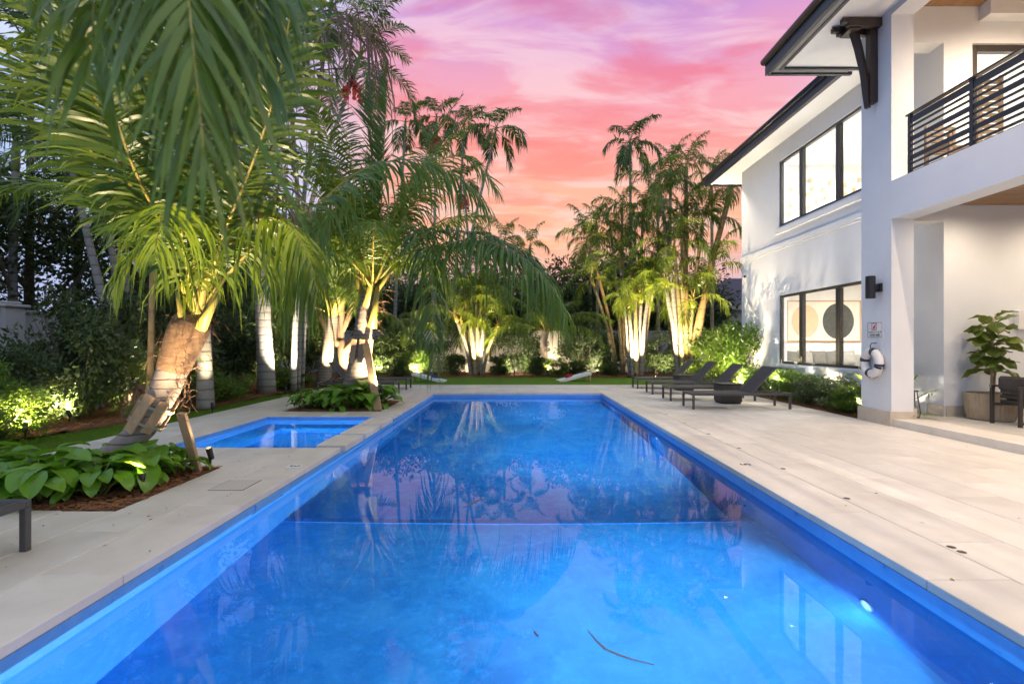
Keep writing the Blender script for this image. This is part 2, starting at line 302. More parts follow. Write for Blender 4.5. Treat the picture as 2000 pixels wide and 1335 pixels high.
# ------------------------------------------------------------------ mesh helpers
def np_mesh(name, V, Q, mats, mi=None, smooth=False):
    me = bpy.data.meshes.new(name); V = np.asarray(V, dtype=np.float32); Q = np.asarray(Q, dtype=np.int32)
    k = Q.shape[1]
    me.vertices.add(len(V)); me.vertices.foreach_set('co', V.ravel())
    me.loops.add(Q.size); me.loops.foreach_set('vertex_index', Q.ravel())
    me.polygons.add(len(Q)); me.polygons.foreach_set('loop_start', np.arange(0, Q.size, k, dtype=np.int32))
    if mi is not None: me.polygons.foreach_set('material_index', np.asarray(mi, dtype=np.int32))
    if smooth: me.polygons.foreach_set('use_smooth', np.ones(len(Q), dtype=bool))
    for m in mats: me.materials.append(m)
    me.update(calc_edges=True); return me
class MB:
    def __init__(s): s.V = []; s.F = []; s.I = []
    def face(s, pts, mi=0):
        n = len(s.V); s.V += [tuple(p) for p in pts]; s.F.append(tuple(range(n, n + len(pts)))); s.I.append(mi)
    def box(s, x0, x1, y0, y1, z0, z1, mi=0, ch=0.0, mat=None):
        if ch <= 0:
            v = [(x, y, z) for z in (z0, z1) for y in (y0, y1) for x in (x0, x1)]
            f = [(0, 2, 3, 1), (4, 5, 7, 6), (0, 1, 5, 4), (2, 6, 7, 3), (0, 4, 6, 2), (1, 3, 7, 5)]
        else:   # box with its twelve edges chamfered
            v = []; idx = {}
            def vi(p):
                if p not in idx: idx[p] = len(v); v.append(p)
                return idx[p]
            lo = (x0, y0, z0); hi = (x1, y1, z1); f = []
            def corner(sx, sy, sz, ax):
                p = []
                for a, sg in enumerate((sx, sy, sz)):
                    e = hi[a] if sg else lo[a]
                    p.append(e if a == ax else (e - ch if sg else e + ch))
                return vi(tuple(round(q, 6) for q in p))
            for ax in range(3):
                u, w = (ax + 1) % 3, (ax + 2) % 3
                for sg in (0, 1):
                    q = []
                    for a, b in ((0, 0), (1, 0), (1, 1), (0, 1)):
                        t = [0, 0, 0]; t[ax] = sg; t[u] = a; t[w] = b; q.append(corner(*t, ax))
                    f.append(tuple(q if sg else q[::-1]))
                for a in (0, 1):
                    for b in (0, 1):
                        q = []
                        for sg in (0, 1):
                            t = [0, 0, 0]; t[ax] = sg; t[u] = a; t[w] = b; q.append((corner(*t, u), corner(*t, w)))
                        fc = (q[0][0], q[0][1], q[1][1], q[1][0]); f.append(fc if (a ^ b) else fc[::-1])
            for sx in (0, 1):
                for sy in (0, 1):
                    for sz in (0, 1):
                        t = tuple(corner(sx, sy, sz, k) for k in range(3)); f.append(t if (sx + sy + sz) % 2 else t[::-1])
        if mat is not None: v = [tuple(mat @ Vector(p)) for p in v]
        n = len(s.V); s.V += v; s.F += [tuple(i + n for i in q) for q in f]; s.I += [mi] * len(f); return s
    def bar(s, a, b, w, h, mi=0, ch=.004, up=(0, 0, 1)):
        """a rectangular bar from a to b, w wide and h high"""
        a, b = Vector(a), Vector(b); d = b - a; L = d.length; d.normalize(); up = Vector(up)
        sdir = d.cross(up)
        if sdir.length < 1e-4: sdir = d.cross(Vector((0, 1, 0)))
        sdir.normalize(); u = sdir.cross(d)
        m = Matrix((( d.x, sdir.x, u.x, a.x), (d.y, sdir.y, u.y, a.y), (d.z, sdir.z, u.z, a.z), (0, 0, 0, 1)))
        return s.box(0, L, -w / 2, w / 2, -h / 2, h / 2, mi, ch, m)
    def tube(s, pts, rad, k=8, mi=0, cap=True, ripple=None):
        pts = [Vector(p) for p in pts]; n0 = len(s.V); N = len(pts)
        if not hasattr(rad, '__len__'): rad = [rad] * N
        pu = None
        for i, p in enumerate(pts):
            t = (pts[min(i + 1, N - 1)] - pts[max(i - 1, 0)]).normalized()
            if pu is None:
                pu = t.cross(Vector((0.3, 1, .1))); pu.normalize()
            pu = (pu - t * pu.dot(t)).normalized(); w = t.cross(pu)
            for j in range(k):
                a = 2 * math.pi * j / k; s.V.append(tuple(p + (pu * math.cos(a) + w * math.sin(a)) * rad[i]))
        for i in range(N - 1):
            for j in range(k):
                a, b = n0 + i * k + j, n0 + i * k + (j + 1) % k; s.F.append((a, b, b + k, a + k)); s.I.append(mi)
        if cap:
            s.F.append(tuple(n0 + j for j in range(k))[::-1]); s.I.append(mi)
            s.F.append(tuple(n0 + (N - 1) * k + j for j in range(k))); s.I.append(mi)
        return s
    def lathe(s, prof, c=(0, 0, 0), k=24, mi=0, flute=None):
        n0 = len(s.V); c = Vector(c)
        for i, (r, z) in enumerate(prof):
            for j in range(k):
                a = 2 * math.pi * j / k; rr = r * (1 + (flute * (1 if j % 2 else -1) if flute and 0 < i < len(prof) - 1 else 0))
                s.V.append((c.x + rr * math.cos(a), c.y + rr * math.sin(a), c.z + z))
        for i in range(len(prof) - 1):
            for j in range(k):
                a, b = n0 + i * k + j, n0 + i * k + (j + 1) % k; s.F.append((a, b, b + k, a + k)); s.I.append(mi)
        return s
    def disc(s, c, r, nrm=(0, 0, 1), k=24, mi=0):
        c = Vector(c); nn = Vector(nrm).normalized(); u = nn.orthogonal().normalized(); w = nn.cross(u)
        s.face([c + (u * math.cos(2 * math.pi * j / k) + w * math.sin(2 * math.pi * j / k)) * r for j in range(k)], mi); return s
    def mesh(s, name, mats, smooth=False):
        me = bpy.data.meshes.new(name); me.from_pydata(s.V, [], s.F)
        for m in (mats if isinstance(mats, (list, tuple)) else [mats]): me.materials.append(m)
        me.polygons.foreach_set('material_index', s.I)
        if smooth: me.polygons.foreach_set('use_smooth', [True] * len(s.F))
        me.update(); return me
    def build(s, name, mats, root=None, smooth=False):
        return link(name, s.mesh(name, mats, smooth), root)
def link(name, me, root=None):
    """an object in world coordinates, adopted by root (parts keep their place)"""
    o = bpy.data.objects.new(name, me); COL.objects.link(o)
    if root is not None: adopt(o, root)
    return o
def wloc(o):
    return Vector(o.location) if o.parent is None else Vector((0, 0, 0)) + Vector(o.get('_w', (0, 0, 0)))
def adopt(o, root):
    o.parent = root
    base = Vector((0, 0, 0)); r = root
    if root.parent is None: base = Vector(root.location)
    elif '_local' in root.keys(): base = Vector((0, 0, 0))
    o.matrix_parent_inverse = Matrix.Translation(-base) if root.parent is None else Matrix.Identity(4)
    return o
def tag(o, label=None, cat=None, group=None, kind=None):
    if label: o['label'] = label
    if cat: o['category'] = cat
    if group: o['group'] = group
    if kind: o['kind'] = kind
    return o
def thing(name, label, cat, loc=(0, 0, 0), group=None):
    o = bpy.data.objects.new(name, None); COL.objects.link(o); o.location = loc; o.empty_display_size = .1
    return tag(o, label, cat, group)
def copy_tree(o, parent=None):
    c = o.copy(); COL.objects.link(c)
    if parent is not None: c.parent = parent; c.matrix_parent_inverse = o.matrix_parent_inverse.copy()
    for ch in [x for x in o.children]: copy_tree(ch, c)
    return c
def rects(region, holes):
    """region minus holes, as rectangles"""
    out = [region]
    for hx0, hx1, hy0, hy1 in holes:
        nx = []
        for x0, x1, y0, y1 in out:
            if hx0 >= x1 or hx1 <= x0 or hy0 >= y1 or hy1 <= y0: nx.append((x0, x1, y0, y1)); continue
            a, b = max(x0, hx0), min(x1, hx1)
            if a > x0: nx.append((x0, a, y0, y1))
            if b < x1: nx.append((b, x1, y0, y1))
            if hy0 > y0: nx.append((a, b, y0, hy0))
            if hy1 < y1: nx.append((a, b, hy1, y1))
        out = nx
    return out
def lamp(name, typ, loc, energy, color=(1, .8, .56), aim=None, parent=None, **k):
    l = bpy.data.lights.new(name, typ); l.energy = energy; l.color = color
    for a, v in k.items(): setattr(l, a, v)
    o = bpy.data.objects.new(name, l); COL.objects.link(o); o.location = loc
    if aim is not None: o.rotation_euler = (Vector(aim) - Vector(loc)).to_track_quat('-Z', 'Y').to_euler()
    if parent is not None: adopt(o, parent)
    return o
def text(name, body, size, loc, xdir, ydir, m, root=None, ext=.0006, align='CENTER', space=1.0, bold=0):
    cu = bpy.data.curves.new(name, 'FONT'); cu.body = body; cu.size = size; cu.align_x = align; cu.align_y = 'CENTER'; cu.extrude = ext; cu.offset = bold
    cu.space_character = space
    tmp = bpy.data.objects.new('tmp', cu); COL.objects.link(tmp)
    dg = bpy.context.evaluated_depsgraph_get(); me = bpy.data.meshes.new_from_object(tmp.evaluated_get(dg)); bpy.data.objects.remove(tmp)
    x, y = Vector(xdir), Vector(ydir); z = x.cross(y)
    me.transform(Matrix(((x.x, y.x, z.x, loc[0]), (x.y, y.y, z.y, loc[1]), (x.z, y.z, z.z, loc[2]), (0, 0, 0, 1))))
    me.materials.clear(); me.materials.append(m)
    return link(name, me, root)

# ================================================================== THE SETTING
PX0, PX1, PY0, PY1 = -2.30, 2.35, -4.0, 14.2          # pool
SX0, SX1, SY0, SY1 = -4.65, -2.62, 6.70, 9.60         # spa
BA = (-5.35, -3.25, 4.17, 5.62)                       # planting bed with the front palm
BB = (-4.70, -2.76, 10.30, 12.20)                     # planting bed with the second palm
WZ = -0.12
def sheet(name, rs, z, m, kind='structure'):
    mb = MB()
    for x0, x1, y0, y1 in rs: mb.face([(x0, y0, z), (x1, y0, z), (x1, y1, z), (x0, y1, z)])
    return tag(mb.build(name, m), kind=kind)
sheet('ground', rects((-400, 400, -60, 700), [(PX0 - .1, PX1 + .1, PY0 - .1, PY1 + .1), (SX0 - .1, PX0 + .1, SY0 - .1, SY1 + .1)]), -.16, M['soil'])
# deck: a grout bed with stone tiles set on it one by one
holes = [(PX0, PX1, PY0, PY1), (SX0, PX0 + .01, SY0, SY1), BA, BB]
bed_right = (6.20, 12, 9.22, 17.1)
DX0, DX1, DY1 = -5.95, 6.20, 17.10
dk = MB()
for r in rects((DX0, DX1, -4, DY1), [(h[0] - .006, h[1] + .006, h[2] - .006, h[3] + .006) if i < 2 else h for i, h in enumerate(holes)]): dk.box(*r, -.15, -.011)
deck = tag(dk.build('deck', M['grout']), kind='structure')
tiles = []
def course(xa, xb, off, L=1.17, y0=.6, y1=DY1):
    y = y0 - off
    while y < y1: tiles.append((xa, xb, max(y, y0), min(y + L, y1))); y += L
xs = [2.35, 2.85] + [2.85 + (6.20 - 2.85) * i / 7 for i in range(1, 8)]
for i in range(len(xs) - 1): course(xs[i], xs[i + 1], (.0, .62, .12, .74, .3, .9, .2, .66)[i])
xl = [-2.30, -2.80] + [-2.80 - (5.95 - 2.80) * i / 7 for i in range(1, 8)]
for i in range(len(xl) - 1): course(xl[i + 1], xl[i], (.2, .8, .35, .95, .1, .7, .5, .0)[i], L=1.3)
n = 4
for j, (ya, yb) in enumerate(((14.2, 14.7), (14.7, 15.3), (15.3, 15.9), (15.9, 16.5), (16.5, 17.1))):
    x = PX0 - (.6 if j % 2 else 0)
    while x < PX1: tiles.append((max(x, PX0), min(x + 1.16, PX1), ya, yb)); x += 1.16
shared = {}
cnt = 0
for t in tiles:
    for q in rects(t, [h for h in holes[1:]]):
        x0, x1, y0, y1 = q; w, d = round(x1 - x0, 3), round(y1 - y0, 3)
        if w < .03 or d < .03: continue
        cope = abs(x0 - PX1) < .01 or abs(x1 - PX0) < .01 or abs(y0 - PY1) < .01
        th = .057 if cope else .03
        key = (w, d, th)
        if key not in shared:
            b = MB(); gp = .0025; b.box(-w / 2 + gp, w / 2 - gp, -d / 2 + gp, d / 2 - gp, -th, 0, 0, .003)
            shared[key] = b.mesh('paving_tile', M['deck'])
        over = .0
        o = bpy.data.objects.new('coping_stone' if cope else 'paving_tile', shared[key]); COL.objects.link(o); o.parent = deck
        o.location = ((x0 + x1) / 2, (y0 + y1) / 2, rnd.uniform(-.0009, .0009)); cnt += 1
# spa coping is the deck's edge; pool shell with a shallow end and a deep end
sh = MB()
ZS, ZD, YB = -.95, -1.55, 5.12
x0, x1 = PX0, PX1
top = -.058
sh.face([(x0, PY0, ZS), (x1, PY0, ZS), (x1, YB, ZS), (x0, YB, ZS)])
sh.face([(x0, YB, ZS), (x1, YB, ZS), (x1, YB + .06, ZD), (x0, YB + .06, ZD)])
sh.face([(x0, YB + .06, ZD), (x1, YB + .06, ZD), (x1, PY1, ZD), (x0, PY1, ZD)])
def wallp(ax, c, a0, a1, z0, z1, mi):
    if ax == 'x': sh.face([(c, a0, z0), (c, a1, z0), (c, a1, z1), (c, a0, z1)], mi)
    else: sh.face([(a0, c, z0), (a1, c, z0), (a1, c, z1), (a0, c, z1)], mi)
for c in (x0, x1):
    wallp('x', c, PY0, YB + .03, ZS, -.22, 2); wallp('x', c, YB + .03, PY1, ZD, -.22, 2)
    for a, b in (((PY0, SY0), (SY0, SY1), (SY1, PY1)) if c == x0 else ((PY0, PY1),)):
        wallp('x', c, a, b, -.22, (-.085 if (a, b) == (SY0, SY1) else top), 1)
for c in (PY0, PY1): wallp('y', c, x0, x1, ZD if c > 0 else ZS, -.22, 0); wallp('y', c, x0, x1, -.22, top, 1)
pool = tag(sh.build('pool', [M['pool'], M['tileband'], M['poolwall_dimmed']]), kind='structure')
# marker tiles on the underwater edge and the sitting ledge
e = MB(); e.box(x0 + .004, x1 - .004, YB - .10, YB - .002, ZS, ZS + .012); e.build('edge_strip', M['poolwall_dimmed'], pool)
# spa shell
sh = MB(); ZB, ZT = -.50, -.95
sh.face([(SX0 + .45, SY0 + .45, ZT), (SX1 - .0, SY0 + .45, ZT), (SX1, SY1 - .45, ZT), (SX0 + .45, SY1 - .45, ZT)])
bx = [(SX0, SX1, SY0, SY0 + .45), (SX0, SX1, SY1 - .45, SY1), (SX0, SX0 + .45, SY0 + .45, SY1 - .45)]
for r in bx: sh.face([(r[0], r[2], ZB), (r[1], r[2], ZB), (r[1], r[3], ZB), (r[0], r[3], ZB)])
wallp('y', SY0 + .45, SX0 + .45, SX1, ZT, ZB, 0); wallp('y', SY1 - .45, SX0 + .45, SX1, ZT, ZB, 0); wallp('x', SX0 + .45, SY0 + .45, SY1 - .45, ZT, ZB, 0)
for c in (SY0, SY1): wallp('y', c, SX0, SX1, ZB, -.16, 0); wallp('y', c, SX0, SX1, -.16, -.012, 1)
wallp('x', SX0, SY0, SY1, ZB, -.16, 0); wallp('x', SX0, SY0, SY1, -.16, -.012, 1); wallp('x', SX1, SY0, SY1, ZT, -.085, 0)
spa = tag(sh.build('spa', [M['pool'], M['tileband']]), kind='structure')
w = MB(); w.box(SX1 + .003, PX0 - .003, SY0 + .003, SY1 - .003, -.6, -.085); w.build('spillway', M['tileband'], spa)
w = MB(); w.box(SX0 + .01, SX0 + .06, SY0 + .0, SY1, -.055, -.012)
st = 0
for (ya, yb) in ((6.84, 7.62), (7.76, 8.56), (8.68, 9.46)):
    b = MB(); b.box(SX1 - .06, PX0 + .015, ya, yb, -.084, .004, 0, .005); b.build('stepping_stone', M['deck'], spa)
# water
def water(name, x0, x1, y0, y1, z):
    b = MB(); b.face([(x0, y0, z), (x1, y0, z), (x1, y1, z), (x0, y1, z)]); return tag(b.build(name, M['water']), kind='structure')
water('pool_water', PX0, PX1, PY0, PY1, WZ); water('spa_water', SX0, SX1 - .001, SY0, SY1, -.075)
# pool lamps in the right wall, one in the spa
def pool_lamp(label, loc, nrm, e, size=.17, tilt=2.6, col=(.48, .79, 1.0)):
    t = thing('pool_light', label, 'pool light', loc, 'lamps in the pool walls'); nv = Vector(nrm); c = Vector(loc)
    b = MB(); u = nv.orthogonal().normalized(); v = nv.cross(u)
    pts = [c + (u * math.cos(2 * math.pi * i / 20) + v * math.sin(2 * math.pi * i / 20)) * .056 + nv * .010 for i in range(21)]
    b.tube(pts, .006, 6, cap=False); b.build('rim', M['tileband'], t, True)
    b = MB(); b.disc(c + nv * .008, .05, nv); b.build('lens', M['poolens'], t)
    lamp('pool_lamp', 'SPOT', c + nv * .035, e, col, c + nv * 2 - Vector((0, 0, tilt)), t, spot_size=R(168), spot_blend=1.0, shadow_soft_size=.07)
pool_lamp('glowing pool lamp low in the right wall nearest the camera', (PX1 - .001, 3.42, -.80), (-1, 0, 0), 4600, .17, 2.4, (.66, .88, 1))
pool_lamp('glowing pool lamp in the right wall midway along the pool', (PX1 - .001, 8.55, -.62), (-1, 0, 0), 680)
pool_lamp('glowing pool lamp in the right wall near the far end', (PX1 - .001, 12.45, -.62), (-1, 0, 0), 680)
pool_lamp('glowing pool lamp in the right wall of the shallow end behind the camera', (PX1 - .001, -.9, -.50), (-1, 0, 0), 760)
pool_lamp('added pool lamp in the end wall behind the viewpoint', (0, PY0 + .001, -.55), (0, 1, 0), 2600, .17, .2)  # added out of view to brighten the pool's side walls
pool_lamp('glowing lamp in the near wall of the small square spa', (-3.45, SY0 + .001, -.30), (0, 1, 0), 900, .15, 1.3, (.70, .90, 1))

# planting: mulch, lawn
def bumpy(name, poly_fn, x0, x1, y0, y1, step, z0, amp, m, seed=0, kind='structure'):
    """a lumpy ground sheet over the cells where poly_fn is true"""
    nx, ny = int((x1 - x0) / step) + 1, int((y1 - y0) / step) + 1
    r = np.random.RandomState(seed); N = r.rand(ny + 1, nx + 1); N2 = r.rand(ny // 4 + 3, nx // 4 + 3)
    b = MB(); idx = {}
    def v(i, j):
        if (i, j) not in idx:
            zz = z0 + amp * (.5 * N[j, i] + N2[j // 4, i // 4] * (1 - (j % 4) / 4) + N2[j // 4 + 1, i // 4] * ((j % 4) / 4)) * .66
            idx[(i, j)] = len(b.V); b.V.append((x0 + i * step, y0 + j * step, zz))
        return idx[(i, j)]
    for j in range(ny):
        for i in range(nx):
            if poly_fn(x0 + (i + .5) * step, y0 + (j + .5) * step):
                b.F.append((v(i, j), v(i + 1, j), v(i + 1, j + 1), v(i, j + 1))); b.I.append(0)
    return tag(b.build(name, m, None, True), kind=kind)
def lawn_x(y):       # the curved edge between lawn strip and mulch on the left
    return float(np.interp(y, [0, 5, 6.9, 9, 11, 13, 15, 17, 19, 21.2], [-7.3, -7.1, -6.98, -6.66, -6.50, -6.42, -6.32, -6.3, -6.2, -6.0])) + .05 * math.sin(y * 2.3)
def lawn_y(x):       # the far edge of the lawn
    return 20.9 + .12 * math.sin(x * 1.1) + .06 * math.sin(x * 3.1)
lm = MB()
ysl = [(-4 + i * .35) for i in range(61)] + [DY1]
for a, b_ in zip(ysl[:-1], ysl[1:]):
    if b_ > DY1: b_ = DY1
    if b_ > a: lm.face([(lawn_x(a), a, -.008), (DX0, a, -.008), (DX0, b_, -.008), (lawn_x(b_), b_, -.008)])
xr = [-6.3 + i * .4 for i in range(36)]
for a, b_ in zip(xr[:-1], xr[1:]): lm.face([(a, DY1, -.008), (b_, DY1, -.008), (b_, lawn_y(b_), -.008), (a, lawn_y(a), -.008)])
tag(lm.build('lawn', M['lawn']), kind='structure')
bumpy('mulch_border', lambda x, y: (x < lawn_x(y) + .0 and y < 21) or y >= lawn_y(x) - .02, -14, 12, 1, 27, .16, -.05, .12, M['mulch'], 3)
bumpy('mulch_bed', lambda x, y: BA[0] < x < BA[1] and BA[2] < y < BA[3], BA[0], BA[1], BA[2], BA[3], .06, -.035, .05, M['mulch'], 4)
bumpy('mulch_bed', lambda x, y: BB[0] < x < BB[1] and BB[2] < y < BB[3], BB[0], BB[1], BB[2], BB[3], .08, -.035, .06, M['mulch'], 5)
bumpy('mulch_strip', lambda x, y: True, 6.20, 7.30, 9.24, 17.2, .1, -.05, .06, M['mulch'], 6)
# grass blades (nobody could count them) and loose chips on the mulch
r = np.random.RandomState(11)
def blades(name, pts, h0, h1, w, m, lean=.5, kind='stuff'):
    n = len(pts); pts = np.asarray(pts); a = r.rand(n) * 6.283; h = h0 + (h1 - h0) * r.rand(n); ln = r.rand(n) * lean; b2 = r.rand(n) * 6.283
    d = np.stack([np.cos(a), np.sin(a), 0 * a], 1) * w / 2
    tp = pts + np.stack([np.cos(b2) * h * ln, np.sin(b2) * h * ln, h], 1)
    V = np.concatenate([pts - d, pts + d, tp]); Q = np.stack([np.arange(n), np.arange(n) + n, np.arange(n) + 2 * n], 1)
    return tag(link(name, np_mesh(name, V, Q, [m])), kind=kind)
gp = []
while len(gp) < 46000:
    y = 5.2 + 12 * r.rand() ** 1.4; xa = lawn_x(y); gp.append((xa + (DX0 - xa) * r.rand(), y, -.012))
for i in range(26000): gp.append((-6 + 13 * r.rand(), DY1 + .01 + 3.75 * r.rand(), -.012))
blades('grass', gp, .012, .035, .006, M['grass'])
def chips(name, fn, n, z, l0=.02, l1=.07):
    V = []; Q = []; k = 0
    for i in range(n):
        x, y = fn(); a = r.rand() * 6.283; l = l0 + (l1 - l0) * r.rand(); w_ = .004 + .006 * r.rand(); t_ = (r.rand() - .3) * .6
        d = np.array([math.cos(a), math.sin(a), t_]) * l / 2; s_ = np.array([-math.sin(a), math.cos(a), 0]) * w_ / 2; c = np.array([x, y, z + r.rand() * .02])
        u_ = np.array([0, 0, w_ * .6])
        V += [c - d - s_, c - d + s_, c + d + s_, c + d - s_, c - d + u_, c + d + u_]; Q += [(k, k + 3, k + 5, k + 4), (k + 1, k + 4, k + 5, k + 2)]; k += 6
    return tag(link(name, np_mesh(name, V, Q, [M['chip']])), kind='stuff')
chips('mulch_chips', lambda: (BA[0] + (BA[1] - BA[0] + .01) * r.rand(), BA[2] - .01 + (BA[3] - BA[2] + .02) * r.rand()), 5200, .0)
chips('mulch_chips', lambda: (BB[0] + (BB[1] - BB[0]) * r.rand(), BB[2] - .01 + (BB[3] - BB[2]) * r.rand()), 2600, .005)
def _left():
    y = 4 + 14 * r.rand(); return lawn_x(y) - 1.9 * r.rand() ** 1.6, y
chips('mulch_chips', _left, 7000, .03, .03, .09)
chips('mulch_chips', lambda: (6.22 + .9 * r.rand(), 9.26 + 5 * r.rand()), 2500, .0)
def _far():
    x = -6.2 + 14 * r.rand(); return x, lawn_y(x) + .02 + .9 * r.rand()
chips('mulch_chips', _far, 2500, .03, .04, .1)

# garden walls
gw = thing('garden_wall', 'pale rendered garden wall across the far end behind the palms', 'wall', (0, 24.6, 0))
b = MB(); b.box(-11, 9.2, 24.6, 24.82, -.16, 1.93); b.build('wall_panel', M['gwall'], gw)
b = MB(); b.box(-11, 9.2, 24.56, 24.86, 1.932, 2.0, 0, .01); b.build('coping', M['gwall'], gw)
for x in (-6.6, -3.4, -.2, 3.0, 6.2):
    b = MB(); b.box(x - .012, x + .012, 24.592, 24.598, -.1, 1.93); b.build('joint', M['trim'], gw)
gw = thing('garden_wall', 'white rendered boundary wall with a capped pier behind the left hedge', 'wall', (-10.65, 10, 0))
b = MB(); b.box(-10.85, -10.65, 2, 24.5, -.16, 2.02); b.build('wall_panel', M['gwall'], gw)
b = MB(); b.box(-10.9, -10.60, 2, 24.5, 2.022, 2.09, 0, .01); b.build('coping', M['gwall'], gw)
for y in (10.75, 15.5, 20):
    b = MB(); b.box(-10.95, -10.52, y - .22, y + .22, -.16, 2.12); b.build('pier', M['gwall'], gw)
    b = MB(); b.box(-11.02, -10.45, y - .29, y + .29, 2.122, 2.19, 0, .02); b.box(-10.93, -10.54, y - .2, y + .2, 2.191, 2.25, 0, .03); b.build('cap', M['gwall'], gw)

# ================================================================== THE HOUSE
HX, PXF = 7.30, 6.20            # window wall plane, porch/pier plane
YE0, YE1 = 8.75, 9.08           # porch end wall
ZSOF = 6.90
house = thing('house', 'white two storey house with dark eaves, lit windows and a deep porch', 'house', (HX, 12, 0))
def slab(name, m, *boxes, root=house, ch=0.0):
    b = MB()
    for q in boxes: b.box(*q, 0, ch)
    return b.build(name, m, root)
def wall_x(name, x0, x1, yr, zr, openings, m=None):
    b = MB()
    for (a0, a1, c0, c1) in rects((yr[0], yr[1], zr[0], zr[1]), openings): b.box(x0, x1, a0, a1, c0, c1)
    return b.build(name, m or M['stucco'], house)
def wall_y(name, y0, y1, xr, zr, openings, m=None):
    b = MB()
    for (a0, a1, c0, c1) in rects((xr[0], xr[1], zr[0], zr[1]), openings): b.box(a0, a1, y0, y1, c0, c1)
    return b.build(name, m or M['stucco'], house)
WY0, WY1 = 10.50, 14.23
LW = (WY0, WY1, .82, 2.70); UW = (WY0, WY1, 4.60, 6.42)
wall_x('wall', HX, HX + .22, (YE1, 16.6), (-.15, ZSOF), [LW, UW])
wall_y('wall', 16.38, 16.6, (HX + .22, 14.5), (-.15, ZSOF), [])
# mouldings on the window wall
slab('string_course', M['stucco'], (HX - .05, HX - .001, YE1 + .2, 16.64, 4.02, 4.13), (HX - .03, HX - .001, YE1 + .2, 16.62, 3.96, 4.019))
slab('window_apron', M['stucco'], (HX - .08, HX - .001, WY0 - .25, WY1 + .12, 4.40, 4.53))
slab('window_apron', M['stucco'], (HX - .06, HX - .001, WY0 - .2, WY1 + .12, .72, .80))
slab('wall_base', M['stucco'], (HX - .03, HX - .001, YE1 + .01, 16.62, -.1, .42))
def window(z0, z1, y0=WY0, y1=WY1):
    fr = MB(); x0, x1 = HX + .02, HX + .10; t = .065
    fr.box(x0, x1, y0, y1, z0, z0 + t, 0, .004); fr.box(x0, x1, y0, y1, z1 - t, z1, 0, .004)
    fr.box(x0, x1, y0, y0 + t, z0 + t, z1 - t, 0, .004); fr.box(x0, x1, y1 - t, y1, z0 + t, z1 - t, 0, .004)
    f = fr.build('window', M['bronze'], house)
    for ym in (13.17, 11.66):
        b = MB(); b.box(x0 - .012, x1 + .002, ym - .075, ym - .006, z0 + t, z1 - t, 0, .004); b.box(x0 - .012, x1 + .002, ym + .006, ym + .075, z0 + t, z1 - t, 0, .004); b.box(x0 + .01, x1 - .01, ym - .006, ym + .006, z0 + t, z1 - t)
        adopt2(b.build('mullion', M['bronze']), f)
    for a, c in ((y0 + t, 11.585), (11.735, 13.095), (13.245, y1 - t)):
        b = MB(); b.box(x0 + .035, x0 + .043, a, c, z0 + t, z1 - t); adopt2(b.build('pane', M['glass']), f)
    return f
def adopt2(o, part):       # a sub-part: its part sits at its thing's origin offset, so keep world placement
    o.parent = part; o.matrix_parent_inverse = Matrix.Identity(4)
    return o
window(LW[2], LW[3]); window(UW[2], UW[3])
# interior shells of the two lit rooms
for z0, z1 in ((.10, 3.55), (4.02, 7.06)):
    b = MB()
    ya = YE1 + (.3 if z0 < 1 else .003)
    b.box(HX + .221, 13.2, ya, 16.37, z0 - .06, z0); b.box(HX + .221, 13.2, ya, 16.37, z1, z1 + .05)
    b.box(HX + .221, 13.2, 16.32, 16.37, z0 + .001, z1 - .001); b.box(13.2, 13.26, ya, 16.37, z0, z1)
    if z0 < 1: b.box(HX + .221, 13.2, ya, ya + .05, z0 + .001, z1 - .001)
    b.build('room_wall', M['plaster_in'], house)
slab('room_floor', M['oak'], (HX + .23, 13.19, YE1 + .36, 16.31, .101, .115))
# pier, end walls, balcony
PY_0, PY_1 = 8.47, 9.21
slab('pier', M['stucco'], (PXF, 6.57, PY_0, PY_1, -.15, ZSOF))
slab('plinth', M['stone'], (PXF - .04, 6.60, PY_0 - .03, PY_1 + .04, -.1, .24))
wall_y('end_wall', YE0, YE1, (6.57, 13.2), (0, 3.72), [(6.57, HX, -1, 3.45)])
slab('skirting', M['stone'], (HX + .03, 13.2, YE0 - .025, YE0 - .001, .12, .30), (HX - .02, HX - .001, YE0 - .02, YE1 + .6, .12, .30))
wall_y('end_wall', YE0, YE1, (6.57, 13.2), (4.05, 7.12), [(6.57, HX, 4.0, 6.50), (7.79, 10.4, 4.0, 6.49)])
slab('balcony_slab', M['stucco'], (PXF, 6.57, -2, PY_0 - .001, 3.42, 4.05), (6.571, 13.2, -2, YE0 - .001, 3.80, 4.04))
slab('roof_beam', M['stucco'], (PXF, 6.57, -2, PY_0 - .001, 6.80, 7.3))
slab('porch_floor', M['deck'], (PXF, 13.2, -2, PY_0 - .032, -.1, .12), (6.605, 13.2, PY_0 - .03, YE1 + .25, -.1, .119), ch=.006)
slab('balcony_floor', M['stone'], (6.58, 13.1, -2, YE0 - .01, 4.041, 4.06))
slab('porch_back_wall', M['stucco'], (11.6, 11.8, -2, YE0 - .002, .0, 3.719), (11.6, 11.8, -2, YE0 - .002, 4.061, 7.11))
def planks(z, xa, xb, y0, y1):
    w_ = .135; n = int((y1 - y0) / w_)
    key = MB(); key.box(0, xb - xa, 0, w_ - .006, 0, .02, 0, .003); me = key.mesh('ceiling_plank', M['ceilwood'])
    for i in range(n):
        o = bpy.data.objects.new('ceiling_plank', me); COL.objects.link(o); o.parent = house; o.matrix_parent_inverse = Matrix.Translation(-Vector(house.location))
        o.location = (xa, y1 - (i + 1) * w_, z)
planks(3.725, 6.575, 11.6, 3.0, YE0 - .003); planks(7.115, 6.575, 11.6, 3.0, YE0 - .003)
slab('ceiling_box', M['stucco'], (7.9, 9.4, YE0 - .22, YE0 - .002, 6.86, 7.112))
